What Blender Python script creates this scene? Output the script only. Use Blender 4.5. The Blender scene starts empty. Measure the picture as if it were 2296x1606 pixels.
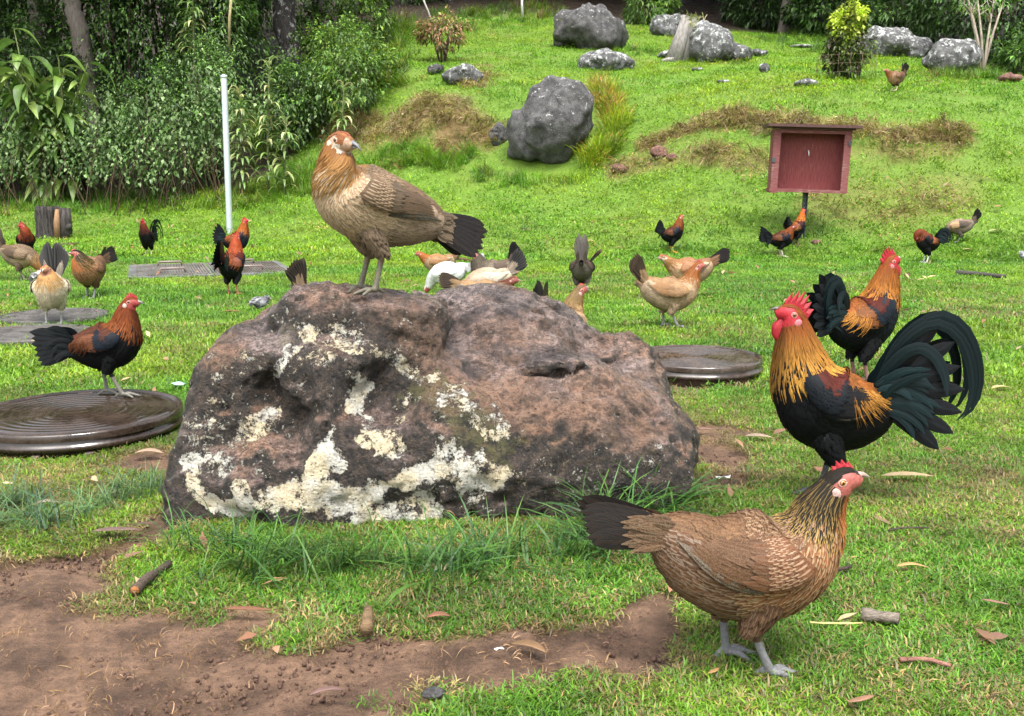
import bpy, bmesh, math, random
import numpy as np
from mathutils import Vector, Matrix, kdtree
R = math.radians
SC = bpy.context.scene
COL = SC.collection
rng = np.random.default_rng(7)
random.seed(7)

# ------------------------------------------------------------------ camera, sky, sun, exposure
CAM_H, FPX, CX, CY, HOR = 0.85, 2200.0, 1148.0, 803.0, 400.0
PITCH = math.atan((CY - HOR) / FPX)
cam = bpy.data.objects.new('camera', bpy.data.cameras.new('camera'))
COL.objects.link(cam)
cam.location = (0, 0, CAM_H)
cam.rotation_euler = (math.pi / 2 - PITCH, 0, 0)
cam.data.sensor_width = 36.0
cam.data.lens = 36.0 * FPX / 2296.0
cam.data.clip_start = 0.05
cam.data.clip_end = 500
SC.camera = cam

SUN_EL, SUN_AZ = R(62), R(200)
world = bpy.data.worlds.new('World')
SC.world = world
world.use_nodes = True
wn = world.node_tree
bg = wn.nodes['Background']
sky = wn.nodes.new('ShaderNodeTexSky')
sky.sky_type = 'NISHITA'
sky.sun_disc = False
sky.sun_elevation = SUN_EL
sky.sun_rotation = SUN_AZ
sky.air_density = 1.0
sky.dust_density = 4.0
sky.ozone_density = 1.0
hs = wn.nodes.new('ShaderNodeHueSaturation')
hs.inputs['Saturation'].default_value = 0.28
wn.links.new(sky.outputs[0], hs.inputs['Color'])
wn.links.new(hs.outputs[0], bg.inputs[0])
bg.inputs[1].default_value = 0.125
sun = bpy.data.objects.new('sun', bpy.data.lights.new('sun', 'SUN'))
COL.objects.link(sun)
sun.data.energy = 1.5
sun.data.angle = R(15)
sun.data.color = (1.0, 0.97, 0.92)
# the light comes from above, a little behind the camera and to its right
sun.rotation_euler = Vector((-0.25, 0.42, -1.0)).to_track_quat('-Z', 'Y').to_euler()
SC.view_settings.view_transform = 'Standard'
SC.view_settings.look = 'None'
SC.view_settings.exposure = 1.95
SC.view_settings.gamma = 1.0
SC.view_settings.use_curve_mapping = False
SC.render.engine = 'CYCLES'
SC.cycles.use_denoising = True
SC.cycles.max_bounces = 6
SC.cycles.transparent_max_bounces = 6
SC.cycles.use_adaptive_sampling = True
SC.cycles.adaptive_threshold = 0.02

# ------------------------------------------------------------------ picture <-> place
cp, sp = math.cos(PITCH), math.sin(PITCH)
def ray(vx, vy):
    a = (vx - CX) / FPX; b = (CY - vy) / FPX
    return np.array([a, cp + b * sp, -sp + b * cp])
def at(vx, vy, D):
    d = ray(vx, vy); t = D / d[1]
    return np.array([d[0] * t, D, CAM_H + d[2] * t])
def flat(vx, vy, z=0.0):
    d = ray(vx, vy); t = (z - CAM_H) / d[2]
    return np.array([d[0] * t, d[1] * t, z])
def proj(P):
    P = np.atleast_2d(P); x = P[:, 0]; y = P[:, 1]; z = P[:, 2] - CAM_H
    w = y * cp - z * sp; u = y * sp + z * cp
    return np.stack([CX + FPX * x / w, CY - FPX * u / w], 1)

# ------------------------------------------------------------------ numeric helpers
def _h(ix, iy, iz, s):
    n = (ix.astype(np.int64) * 374761393 + iy.astype(np.int64) * 668265263 + iz.astype(np.int64) * 2147483647 + s * 974634) & 0xffffffff
    n = ((n ^ (n >> 13)) * 1274126177) & 0xffffffff
    n = n ^ (n >> 16)
    return (n & 0xffff) / 32767.5 - 1.0
def vnoise(p, s=0):
    p = np.asarray(p, float); f = np.floor(p); r = p - f; f = f.astype(np.int64)
    r = r * r * (3 - 2 * r); out = 0
    for dx in (0, 1):
        for dy in (0, 1):
            for dz in (0, 1):
                w = (r[..., 0] if dx else 1 - r[..., 0]) * (r[..., 1] if dy else 1 - r[..., 1]) * (r[..., 2] if dz else 1 - r[..., 2])
                out = out + w * _h(f[..., 0] + dx, f[..., 1] + dy, f[..., 2] + dz, s)
    return out
def fbm(p, o=4, s=0):
    p = np.asarray(p, float); a = 1; t = 0; n = 0
    for i in range(o):
        t = t + a * vnoise(p * 2 ** i + 17.3 * i, s + i); n += a; a *= .5
    return t / n * 1.5
def sst(a, b, x):
    t = np.clip((np.asarray(x, float) - a) / (b - a), 0, 1); return t * t * (3 - 2 * t)
def polydist(P, pts, closed=False):
    """distance of picture points P to a polyline"""
    pts = np.asarray(pts, float); d = np.full(len(P), 1e9)
    n = len(pts) if closed else len(pts) - 1
    if len(pts) == 1: return np.hypot(*(P - pts[0]).T)
    for i in range(n):
        a = pts[i]; b = pts[(i + 1) % len(pts)]; ab = b - a
        t = np.clip(((P - a) @ ab) / (ab @ ab + 1e-9), 0, 1)
        d = np.minimum(d, np.hypot(*(P - a - t[:, None] * ab).T))
    return d
def inpoly(P, pts):
    pts = np.asarray(pts, float); r = np.zeros(len(P), bool); j = len(pts) - 1
    for i in range(len(pts)):
        xi, yi = pts[i]; xj, yj = pts[j]
        c = ((yi > P[:, 1]) != (yj > P[:, 1])) & (P[:, 0] < (xj - xi) * (P[:, 1] - yi) / (yj - yi + 1e-12) + xi)
        r ^= c; j = i
    return r
def sdpoly(P, pts):
    d = polydist(P, pts, True); return np.where(inpoly(P, pts), -d, d)

# ------------------------------------------------------------------ object helpers
def mesh(name, V, F, mat=None, attrs=None, smooth=True):
    """V (n,3); F: array (m,k) or list of such arrays; attrs {name: (n,) float or (n,3) colour}"""
    V = np.asarray(V, np.float32)
    Fs = [np.asarray(f, np.int32) for f in (F if isinstance(F, list) else [F])]
    Fs = [f for f in Fs if f.size]
    me = bpy.data.meshes.new(name)
    me.vertices.add(len(V)); me.vertices.foreach_set('co', V.ravel())
    nl = sum(f.size for f in Fs); nf = sum(len(f) for f in Fs)
    if nf:
        me.loops.add(nl); me.polygons.add(nf)
        me.loops.foreach_set('vertex_index', np.concatenate([f.ravel() for f in Fs]))
        tot = np.concatenate([np.full(len(f), f.shape[1], np.int32) for f in Fs])
        st = np.concatenate([[0], np.cumsum(tot)[:-1]]).astype(np.int32)
        me.polygons.foreach_set('loop_start', st)
        me.polygons.foreach_set('loop_total', tot)
        me.polygons.foreach_set('use_smooth', np.full(nf, smooth, bool))
    for k, a in (attrs or {}).items():
        a = np.asarray(a, np.float32)
        if a.ndim == 2:
            at_ = me.attributes.new(k, 'FLOAT_COLOR', 'POINT')
            at_.data.foreach_set('color', np.concatenate([a, np.ones((len(a), 1), np.float32)], 1).ravel())
        else:
            at_ = me.attributes.new(k, 'FLOAT', 'POINT'); at_.data.foreach_set('value', a)
    me.update(calc_edges=True); me.validate()
    if mat: me.materials.append(mat)
    return me
def add(name, me, parent=None, loc=None, rot=None, scale=None):
    o = bpy.data.objects.new(name, me); COL.objects.link(o)
    if parent: o.parent = parent
    if loc is not None: o.location = loc
    if rot is not None: o.rotation_euler = rot
    if scale is not None: o.scale = (scale,) * 3 if np.isscalar(scale) else scale
    return o
def tag(o, label, cat, group=None):
    o['label'] = label; o['category'] = cat
    if group: o['group'] = group
    return o
def thing(name, label, cat, loc=(0, 0, 0), rotz=0, group=None, rot=None, scale=1):
    o = bpy.data.objects.new(name, None); COL.objects.link(o)
    o.empty_display_size = .1
    o.location = loc; o.rotation_euler = rot or (0, 0, rotz); o.scale = (scale,) * 3
    return tag(o, label, cat, group)
def kind(o, k): o['kind'] = k; return o

class MB:
    """collects vertices, faces and one colour per vertex"""
    def __init__(s): s.v = []; s.f = {}; s.c = []; s.n = 0
    def put(s, V, F, c=(.5, .5, .5)):
        V = np.asarray(V, float); s.v.append(V)
        c = np.asarray(c, float)
        s.c.append(np.tile(c, (len(V), 1)) if c.ndim == 1 else c)
        for f in (F if isinstance(F, list) else [F]):
            f = np.asarray(f, int)
            if f.size: s.f.setdefault(f.shape[1], []).append(f + s.n)
        s.n += len(V)
    def box(s, c, d, c0=(.5, .5, .5), M=None):
        x, y, z = np.asarray(d, float) / 2
        V = np.array([[-x, -y, -z], [x, -y, -z], [x, y, -z], [-x, y, -z], [-x, -y, z], [x, -y, z], [x, y, z], [-x, y, z]])
        if M is not None: V = V @ np.asarray(M).T
        s.put(V + c, np.array([[0, 3, 2, 1], [4, 5, 6, 7], [0, 1, 5, 4], [1, 2, 6, 5], [2, 3, 7, 6], [3, 0, 4, 7]]), c0)
    def tube(s, pts, rad, n=8, c0=(.5, .5, .5), cap=True, flatten=1.0):
        V, F = tube(pts, rad, n, cap, flatten); s.put(V, F, c0)
    def build(s, name, mat, smooth=True, extra=None):
        at_ = {'col': np.concatenate(s.c)}
        if extra: at_.update(extra)
        return mesh(name, np.concatenate(s.v), [np.concatenate(f) for f in s.f.values()], mat, at_, smooth)
def tube(pts, rad, n=8, cap=True, flatten=1.0):
    pts = np.asarray(pts, float); m = len(pts); rad = np.broadcast_to(rad, m)
    T = np.gradient(pts, axis=0); T /= np.linalg.norm(T, axis=1)[:, None] + 1e-12
    up = np.array([0, 0, 1.0]) if abs(T[0][2]) < .9 else np.array([1.0, 0, 0])
    V = []
    for i in range(m):
        a = np.cross(T[i], up); a /= np.linalg.norm(a) + 1e-12; b = np.cross(a, T[i]); up = b
        th = np.arange(n) * 2 * np.pi / n
        V.append(pts[i] + rad[i] * (np.cos(th)[:, None] * a + flatten * np.sin(th)[:, None] * b))
    V = np.concatenate(V); F = []
    k = np.arange(n); k2 = (k + 1) % n
    for i in range(m - 1):
        F.append(np.stack([i * n + k, i * n + k2, (i + 1) * n + k2, (i + 1) * n + k], 1))
    F = [np.concatenate(F)]
    if cap:
        V = np.concatenate([V, pts[:1], pts[-1:]]); a = m * n
        F.append(np.concatenate([np.stack([k2, k, np.full(n, a)], 1), np.stack([(m - 1) * n + k, (m - 1) * n + k2, np.full(n, a + 1)], 1)]))
    return V, F
def lathe(prof, n=48):
    prof = np.asarray(prof, float); m = len(prof); th = np.arange(n) * 2 * np.pi / n
    V = np.stack([prof[:, 0][:, None] * np.cos(th), prof[:, 0][:, None] * np.sin(th), np.repeat(prof[:, 1][:, None], n, 1)], 2).reshape(-1, 3)
    k = np.arange(n); k2 = (k + 1) % n
    F = np.concatenate([np.stack([i * n + k, i * n + k2, (i + 1) * n + k2, (i + 1) * n + k], 1) for i in range(m - 1)])
    return V, F
def uvsphere(c, r, nu=12, nv=8):
    pr = [(math.sin(math.pi * i / nv) + 1e-5, -math.cos(math.pi * i / nv)) for i in range(nv + 1)]
    V, F = lathe(pr, nu); return V * np.asarray(r) + np.asarray(c), F
def rotz(a): c, s = math.cos(a), math.sin(a); return np.array([[c, -s, 0], [s, c, 0], [0, 0, 1]])

# ------------------------------------------------------------------ materials
def material(name, rough=.8, spec=.3):
    m = bpy.data.materials.new(name); m.use_nodes = True
    b = m.node_tree.nodes['Principled BSDF']
    b.inputs['Roughness'].default_value = rough
    b.inputs['Specular IOR Level'].default_value = spec
    return m, m.node_tree, b
class NT:
    """small node-building helper"""
    def __init__(s, nt): s.t = nt
    def n(s, ty, **kw):
        x = s.t.nodes.new(ty)
        for k, v in kw.items(): setattr(x, k, v)
        return x
    def link(s, a, b): s.t.links.new(a, b)
    def set(s, inp, v):
        if hasattr(v, 'is_output'): s.link(v, inp)
        elif isinstance(v, (tuple, list)) and len(v) == 3 and inp.type == 'RGBA': inp.default_value = (*v, 1)
        else: inp.default_value = v
    def attr(s, name, out='Color', ty='GEOMETRY'):
        return s.n('ShaderNodeAttribute', attribute_name=name, attribute_type=ty).outputs[out]
    def noise(s, scale, detail=4, rough=.55, vec=None, out='Fac', dist=0):
        x = s.n('ShaderNodeTexNoise'); x.inputs['Scale'].default_value = scale
        x.inputs['Detail'].default_value = detail; x.inputs['Roughness'].default_value = rough; x.inputs['Distortion'].default_value = dist
        if vec is not None: s.link(vec, x.inputs['Vector'])
        return x.outputs[out]
    def vor(s, scale, vec=None, out='Distance', feature='F1'):
        x = s.n('ShaderNodeTexVoronoi', feature=feature); x.inputs['Scale'].default_value = scale
        if vec is not None: s.link(vec, x.inputs['Vector'])
        return x.outputs[out]
    def pos(s): return s.n('ShaderNodeNewGeometry').outputs['Position']
    def obj(s): return s.n('ShaderNodeTexCoord').outputs['Object']
    def m(s, op, a, b=0.0, c=None):
        x = s.n('ShaderNodeMath', operation=op); s.set(x.inputs[0], a); s.set(x.inputs[1], b)
        if c is not None: s.set(x.inputs[2], c)
        return x.outputs[0]
    def ss(s, v, a, b, lo=0.0, hi=1.0):
        x = s.n('ShaderNodeMapRange', interpolation_type='SMOOTHSTEP')
        s.set(x.inputs[0], v); x.inputs[1].default_value = a; x.inputs[2].default_value = b; x.inputs[3].default_value = lo; x.inputs[4].default_value = hi
        return x.outputs[0]
    def mix(s, f, a, b, mode='MIX'):
        x = s.n('ShaderNodeMix', data_type='RGBA', blend_type=mode)
        s.set(x.inputs[0], f); s.set(x.inputs[6], a); s.set(x.inputs[7], b)
        return x.outputs[2]
    def mul(s, col, f):
        x = s.n('ShaderNodeVectorMath', operation='SCALE'); s.set(x.inputs[0], col); s.set(x.inputs['Scale'], f); return x.outputs[0]
    def map(s, vec, scale):
        x = s.n('ShaderNodeMapping'); s.link(vec, x.inputs[0]); x.inputs['Scale'].default_value = scale; return x.outputs[0]
    def bump(s, b, h, strength=.5, dist=.01):
        x = s.n('ShaderNodeBump'); x.inputs['Strength'].default_value = strength; x.inputs['Distance'].default_value = dist
        s.link(h, x.inputs['Height']); s.link(x.outputs[0], b.inputs['Normal']); return x
def leafmat(name, rough=.5, trans=.35, tint=False, spec=.35, var=.35):
    m, nt, b = material(name, rough, spec); q = NT(nt)
    c = q.attr('col')
    if tint: c = q.mix(1.0, c, q.attr('tint', 'Color', 'INSTANCER'), 'MULTIPLY')
    c = q.mul(c, q.ss(q.noise(3.0, 3, vec=q.pos()), .3, .7, 1 - var, 1 + var))
    q.link(c, b.inputs['Base Color'])
    tr = q.n('ShaderNodeBsdfTranslucent'); q.link(c, tr.inputs[0])
    mx = q.n('ShaderNodeMixShader'); mx.inputs[0].default_value = trans
    q.link(b.outputs[0], mx.inputs[1]); q.link(tr.outputs[0], mx.inputs[2])
    q.link(mx.outputs[0], nt.nodes['Material Output'].inputs[0])
    return m
def colmat(name, rough=.7, spec=.3, scale=40, var=.3, bump=.3, bdist=.004, stretch=(1, 1, 1)):
    """vertex colour with grain"""
    m, nt, b = material(name, rough, spec); q = NT(nt)
    n = q.noise(scale, 5, .6, q.map(q.obj(), stretch))
    q.link(q.mul(q.attr('col'), q.ss(n, .25, .75, 1 - var, 1 + var)), b.inputs['Base Color'])
    if bump: q.bump(b, n, bump, bdist)
    return m

# ------------------------------------------------------------------ terrain
_cols = {
 -900: [(14.0, 0), (16, 455), (17.2, 400), (20, 240), (26, 60), (40, -120), (60, -200)],
 0:    [(14.0, 0), (16, 455), (17.2, 400), (20, 240), (26, 60), (40, -120), (60, -200)],
 300:  [(14.0, 0), (16, 452), (17.2, 395), (20, 230), (26, 60), (40, -120), (60, -200)],
 550:  [(13.2, 0), (15.5, 450), (17, 380), (20, 220), (26, 50), (40, -120), (60, -200)],
 700:  [(12.4, 0), (14.5, 455), (16, 395), (18, 270), (20, 180), (26, 45), (40, -120), (60, -200)],
 850:  [(11.6, 0), (13.5, 475), (15, 400), (15.9, 330), (16.6, 265), (18, 170), (22, 85), (27, 35), (40, -100), (60, -200)],
 1000: [(11.2, 0), (13, 490), (14.5, 395), (15.2, 330), (15.7, 245), (16.5, 205), (18, 165), (22, 90), (27, 35), (40, -100), (60, -200)],
 1200: [(11.0, 0), (13, 470), (14.2, 390), (14.8, 330), (15.3, 235), (16.5, 200), (19, 150), (23, 85), (28, 35), (40, -100), (60, -200)],
 1400: [(10.8, 0), (12.5, 480), (14, 370), (15, 280), (16, 220), (18, 172), (20, 138), (24, 85), (28, 45), (40, -90), (60, -200)],
 1550: [(10.7, 0), (12, 470), (13, 372), (13.5, 322), (13.8, 280), (15, 225), (18, 165), (21, 118), (25, 70), (28, 50), (40, -80), (60, -200)],
 1750: [(10.6, 0), (11.6, 480), (12.5, 350), (12.75, 275), (13.4, 238), (14.5, 203), (17, 160), (20, 130), (24, 90), (28, 70), (40, -60), (60, -200)],
 2000: [(10.6, 0), (11.6, 480), (12.5, 345), (12.75, 285), (13.3, 258), (14.2, 212), (17, 165), (20, 142), (22, 125), (28, 70), (40, -60), (60, -200)],
 2296: [(10.4, 0), (11.5, 480), (12.6, 355), (13.2, 292), (14, 245), (14.8, 205), (16, 178), (19, 165), (24, 120), (30, 60), (40, -60), (60, -200)],
 3000: [(10.4, 0), (11.5, 480), (12.6, 355), (13.2, 292), (14, 245), (14.8, 205), (16, 178), (19, 165), (24, 120), (30, 60), (40, -60), (60, -200)],
}
_DG = np.concatenate([np.arange(9, 20, .1), np.arange(20, 61, .5)])
_us, _prof = [], []
for vx in sorted(_cols):
    p = _cols[vx]; ds = [0]; zs = [0.0]
    for D, vy in p:
        ds.append(D); zs.append(0.0 if vy == 0 else at(vx, vy, D)[2])
    z = np.interp(_DG, ds, zs)
    zp = np.concatenate([np.full(3, z[0]), z, z[-1] + (z[-1] - z[-2]) * np.arange(1, 4)])
    z = np.convolve(zp, np.array([0, 0, 1, 2, 1, 0, 0]) / 4, 'valid')
    _us.append((vx - CX) / FPX); _prof.append(z)
_us = np.array(_us); _prof = np.array(_prof)
_UG = np.linspace(-1.0, .9, 200)
_T = np.stack([np.interp(_UG, _us, _prof[:, j]) for j in range(len(_DG))], 1)
_k = np.array([1, 2, 3, 3, 3, 2, 1.]); _k /= _k.sum()
_T = np.apply_along_axis(lambda a: np.convolve(np.pad(a, 3, 'edge'), _k, 'valid'), 0, _T)
def terrain(X, Y):
    X = np.asarray(X, float); Y = np.asarray(Y, float)
    u = np.clip(X / np.maximum(Y, 2.0), -.99, .89); D = np.clip(Y, 9, 60.4)
    fu = np.interp(u, _UG, np.arange(len(_UG))); fd = np.interp(D, _DG, np.arange(len(_DG)))
    i = np.minimum(fu.astype(int), len(_UG) - 2); j = np.minimum(fd.astype(int), len(_DG) - 2); a = fu - i; b = fd - j
    z = (_T[i, j] * (1 - a) + _T[i + 1, j] * a) * (1 - b) + (_T[i, j + 1] * (1 - a) + _T[i + 1, j + 1] * a) * b
    q = np.stack([X, Y, X * 0], -1)
    z = z + .02 * vnoise(q * .9, 3) + .05 * sst(10, 14, Y) * vnoise(q * .7, 5) + .008 * vnoise(q * 5, 4) * sst(9, 2, Y)
    z = z + .34 * np.exp(-((X + 1.15) / .85) ** 2 - ((Y - 15.55) / .55) ** 2) - .12 * np.exp(-((X + .85) / .30) ** 2 - ((Y - 14.95) / .22) ** 2)
    return z
def hit(vx, vy, far=60):
    """where the sight line through a picture point meets the ground"""
    d = ray(vx, vy); Y = np.concatenate([np.arange(.6, 9, .01), np.arange(9, far, .04)]); t = Y / d[1]
    z = CAM_H + d[2] * t; g = terrain(d[0] * t, Y)
    i = int(np.argmax(z < g)) if (z < g).any() else len(Y) - 1
    return np.array([d[0] * t[i], Y[i], g[i]])

# bare soil outlines, laid on the ground plane
SOIL = [[(-400, 1235), (130, 1238), (215, 1215), (225, 1180), (300, 1160), (372, 1140), (400, 1190), (330, 1240), (260, 1290), (232, 1345), (340, 1368), (480, 1372), (560, 1345), (690, 1352), (610, 1425), (650, 1445), (800, 1405), (960, 1402), (1100, 1425), (1250, 1400), (1400, 1345), (1490, 1318), (1560, 1315), (1520, 1400), (1490, 1430), (1500, 1470), (1450, 1515), (1350, 1545), (1200, 1555), (1000, 1570), (850, 1590), (780, 1700), (-600, 1700)],
        [(1535, 935), (1640, 945), (1690, 990), (1715, 1035), (1640, 1090), (1560, 1085), (1540, 1010)],
        [(280, 1018), (390, 1010), (400, 1045), (300, 1040)],
        [(1440, 842), (1740, 838), (1760, 856), (1480, 872)]]
SOILW = [np.array([flat(*p)[:2] for p in poly]) for poly in SOIL]
def soilmask(X, Y):
    P = np.stack([np.ravel(X), np.ravel(Y)], 1)
    d = np.full(len(P), 9.)
    near = (P[:, 1] < 7)
    if near.any():
        dd = np.min([sdpoly(P[near], w) for w in SOILW], 0); d[near] = dd
    q = np.stack([P[:, 0], P[:, 1], P[:, 0] * 0], 1)
    n = fbm(q * 7, 4, 11) * .10
    return sst(.05, -.05, d + n).reshape(np.shape(X))
def dryness(X, Y):
    q = np.stack([np.ravel(X), np.ravel(Y), np.ravel(X) * 0], 1)
    Y_ = np.ravel(Y); n = fbm(q * 1.6, 4, 31)
    base = .11 + .25 * sst(4.5, 2.2, Y_) + .45 * n
    base = base * (1 - .45 * sst(5, 9, Y_))
    P = proj(np.stack([np.ravel(X), Y_, terrain(np.ravel(X), Y_)], 1))
    far = Y_ > 9
    bank = np.zeros(len(Y_))
    for pl, w, amt in ((((1440, 330), (1560, 285), (1660, 262), (1790, 285), (1960, 300), (2150, 300)), 17, 1.0), (((1560, 345), (1700, 360)), 22, .55), (((1900, 350), (2130, 330)), 25, .5), (((1850, 450), (2000, 460), (2150, 440)), 55, .35),
                      (((900, 290), (960, 250), (1040, 260), (1090, 300), (1000, 320)), 34, 1.0), (((1090, 165), (1050, 180)), 18, .6), (((1335, 200), (1370, 260)), 22, .6), (((770, 300), (830, 290)), 40, .8), (((1390, 380), (1500, 350)), 20, .5)):
        bank = np.maximum(bank, amt * sst(w * 1.5, w * .4, polydist(P, pl) + 14 * n))
    base = np.where(far, np.maximum(base * .6, bank * 1.1), base)
    s = soilmask(X, Y).ravel()
    near = np.where(Y_ < 7, np.maximum(0, sst(.02, .5, s)) * .6, 0)
    return np.clip(base + near, 0, 1).reshape(np.shape(X))

def axis(lo, hi, fine_lo, fine_hi, fine, grow):
    a = list(np.arange(fine_lo, fine_hi, fine)); st = fine
    while a[-1] < hi: st *= grow; a.append(a[-1] + st)
    st = fine; b = []
    x = fine_lo
    while x > lo: st *= grow; x -= st; b.append(x)
    return np.array(b[::-1] + a)
gx = axis(-60, 60, -2.2, 2.2, .03, 1.07); gx[(gx > -60)]
gy = axis(-8, 70, .9, 3.6, .03, 1.035)
# keep the far steps short enough for the bank
gy = np.concatenate([gy[gy < 10], np.arange(10, 20, .12), np.arange(20, 70, .7)])
GX, GY = np.meshgrid(gx, gy, indexing='ij')
GZ = terrain(GX, GY)
soil = soilmask(GX, GY); dry = dryness(GX, GY)
q3 = np.stack([GX, GY, GX * 0], -1)
GZ = GZ - .012 * soil + soil * (.007 * fbm(q3 * 22, 3, 8) + .012 * vnoise(q3 * 3.1, 9)) * (GY < 5)
nx, ny = GX.shape
ii = (np.arange(nx - 1)[:, None] * ny + np.arange(ny - 1)).ravel()
gF = np.stack([ii, ii + ny, ii + ny + 1, ii + 1], 1)
m_ground, nt, b = material('ground_soil_and_turf', .75, .3); q = NT(nt)
ps = q.pos()
n1 = q.noise(55, 8, .7, ps); n2 = q.noise(7, 5, .6, ps); n3 = q.noise(260, 3, .6, ps)
soilc = q.mix(q.ss(n2, .35, .65), (.066, .037, .022), (.165, .097, .060))
soilc = q.mul(soilc, q.ss(n1, .25, .75, .62, 1.35))
turf = q.mix(q.ss(n1, .3, .7), (.060, .120, .010), (.125, .215, .018))
turf = q.mix(q.attr('dry', 'Fac'), turf, q.mix(n1, (.085, .055, .02), (.23, .16, .06)))
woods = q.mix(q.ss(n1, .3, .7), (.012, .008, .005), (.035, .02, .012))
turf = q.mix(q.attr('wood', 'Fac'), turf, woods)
q.link(q.mix(q.attr('soil', 'Fac'), turf, soilc), b.inputs['Base Color'])
q.link(q.ss(n2, .3, .7, .5, .85), b.inputs['Roughness'])
hgt = q.m('ADD', q.m('MULTIPLY', n1, .7), q.m('MULTIPLY', n3, .25))
q.bump(b, hgt, 1.0, .022)
_P = proj(np.stack([GX.ravel(), GY.ravel(), GZ.ravel()], 1))
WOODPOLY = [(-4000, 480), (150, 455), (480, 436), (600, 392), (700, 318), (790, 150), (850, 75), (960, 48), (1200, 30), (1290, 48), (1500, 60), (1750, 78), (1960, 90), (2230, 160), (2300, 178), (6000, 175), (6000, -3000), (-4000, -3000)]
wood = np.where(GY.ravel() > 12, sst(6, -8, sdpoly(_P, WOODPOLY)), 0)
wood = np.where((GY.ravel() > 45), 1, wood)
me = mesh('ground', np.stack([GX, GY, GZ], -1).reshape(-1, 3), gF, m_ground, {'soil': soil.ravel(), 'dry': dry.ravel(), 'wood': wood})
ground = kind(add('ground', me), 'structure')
# ------------------------------------------------------------------ scatter (stuff only: grass, straw, litter too many to count)
def blade_clump(n, rad, hmin, hmax, w, lean, cols, curl=.6, segs=2, seed=0):
    r = np.random.default_rng(seed); V = []; F3 = []; F4 = []; C = []; k = 0
    for i in range(n):
        a = r.uniform(0, 2 * np.pi); rr = rad * np.sqrt(r.uniform()); p = np.array([rr * np.cos(a), rr * np.sin(a), -.004])
        az = r.uniform(0, 2 * np.pi); d = np.array([np.cos(az), np.sin(az), 0]); sd = np.array([-d[1], d[0], 0])
        L = r.uniform(hmin, hmax); ln = r.uniform(lean * .3, lean); ww = w * r.uniform(.7, 1.3)
        ang = ln; c = np.array(cols[r.integers(len(cols))]) * r.uniform(.75, 1.25)
        pts = [p.copy()]; st = L / segs
        for s in range(segs):
            p = p + st * (math.sin(ang) * d + math.cos(ang) * np.array([0, 0, 1.])); ang += curl * r.uniform(.4, 1.2); pts.append(p.copy())
        for s in range(segs):
            wd = ww * (1 - .45 * s / segs) / 2
            V += [pts[s] - sd * wd, pts[s] + sd * wd]; C += [c * (.75 + .25 * s / segs)] * 2
        V.append(pts[-1]); C.append(c * 1.1)
        for s in range(segs - 1): F4.append([k + 2 * s, k + 2 * s + 1, k + 2 * s + 3, k + 2 * s + 2])
        e = k + 2 * (segs - 1); F3.append([e, e + 1, k + 2 * segs]); k += 2 * segs + 1
    fs = [np.array(F3)] + ([np.array(F4)] if F4 else [])
    return np.array(V), fs, np.array(C)
def scatter(name, variants, P, rot, scl, tint, parent=None):
    """one object: every point carries one clump"""
    n = len(P)
    me = bpy.data.meshes.new(name); me.vertices.add(n); me.vertices.foreach_set('co', np.asarray(P, np.float32).ravel())
    a = me.attributes.new('rot', 'FLOAT_VECTOR', 'POINT'); a.data.foreach_set('vector', np.asarray(rot, np.float32).ravel())
    a = me.attributes.new('scl', 'FLOAT', 'POINT'); a.data.foreach_set('value', np.asarray(scl, np.float32))
    a = me.attributes.new('tint', 'FLOAT_COLOR', 'POINT')
    a.data.foreach_set('color', np.concatenate([np.asarray(tint, np.float32), np.ones((n, 1), np.float32)], 1).ravel())
    cl = bpy.data.collections.new(name + '_forms')
    for i, v in enumerate(variants):
        o = bpy.data.objects.new(f'{name}_form', v); cl.objects.link(o)
    g = bpy.data.node_groups.new(name, 'GeometryNodeTree')
    g.interface.new_socket('Geometry', in_out='INPUT', socket_type='NodeSocketGeometry')
    g.interface.new_socket('Geometry', in_out='OUTPUT', socket_type='NodeSocketGeometry')
    N = g.nodes; Lk = g.links.new
    gi = N.new('NodeGroupInput'); go = N.new('NodeGroupOutput')
    ip = N.new('GeometryNodeInstanceOnPoints'); ci = N.new('GeometryNodeCollectionInfo')
    ci.inputs['Collection'].default_value = cl; ci.inputs['Separate Children'].default_value = True; ci.inputs['Reset Children'].default_value = True
    ra = N.new('GeometryNodeInputNamedAttribute'); ra.data_type = 'FLOAT_VECTOR'; ra.inputs[0].default_value = 'rot'
    sa = N.new('GeometryNodeInputNamedAttribute'); sa.data_type = 'FLOAT'; sa.inputs[0].default_value = 'scl'
    er = N.new('FunctionNodeEulerToRotation'); rv = N.new('FunctionNodeRandomValue'); rv.data_type = 'INT'
    rv.inputs[4].default_value = 0; rv.inputs[5].default_value = len(variants) - 1
    Lk(gi.outputs[0], ip.inputs['Points']); Lk(ci.outputs[0], ip.inputs['Instance']); ip.inputs['Pick Instance'].default_value = True
    Lk(rv.outputs[2], ip.inputs['Instance Index']); Lk(ra.outputs[0], er.inputs[0]); Lk(er.outputs[0], ip.inputs['Rotation'])
    Lk(sa.outputs[0], ip.inputs['Scale']); Lk(ip.outputs[0], go.inputs[0])
    o = add(name, me, parent); kind(o, 'stuff')
    md = o.modifiers.new('scatter', 'NODES'); md.node_group = g
    return o
def tnormal_rot(X, Y, spin, jit=.1, r=rng, follow=.7):
    e = .08
    dx = (terrain(X + e, Y) - terrain(X - e, Y)) / (2 * e); dy = (terrain(X, Y + e) - terrain(X, Y - e)) / (2 * e)
    rx = np.arctan(dy) * follow + r.normal(0, jit, len(X)); ry = -np.arctan(dx) * follow + r.normal(0, jit, len(X))
    return np.stack([rx, ry, np.zeros(len(X))], 1) if spin is None else np.stack([rx, ry, spin], 1)
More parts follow.
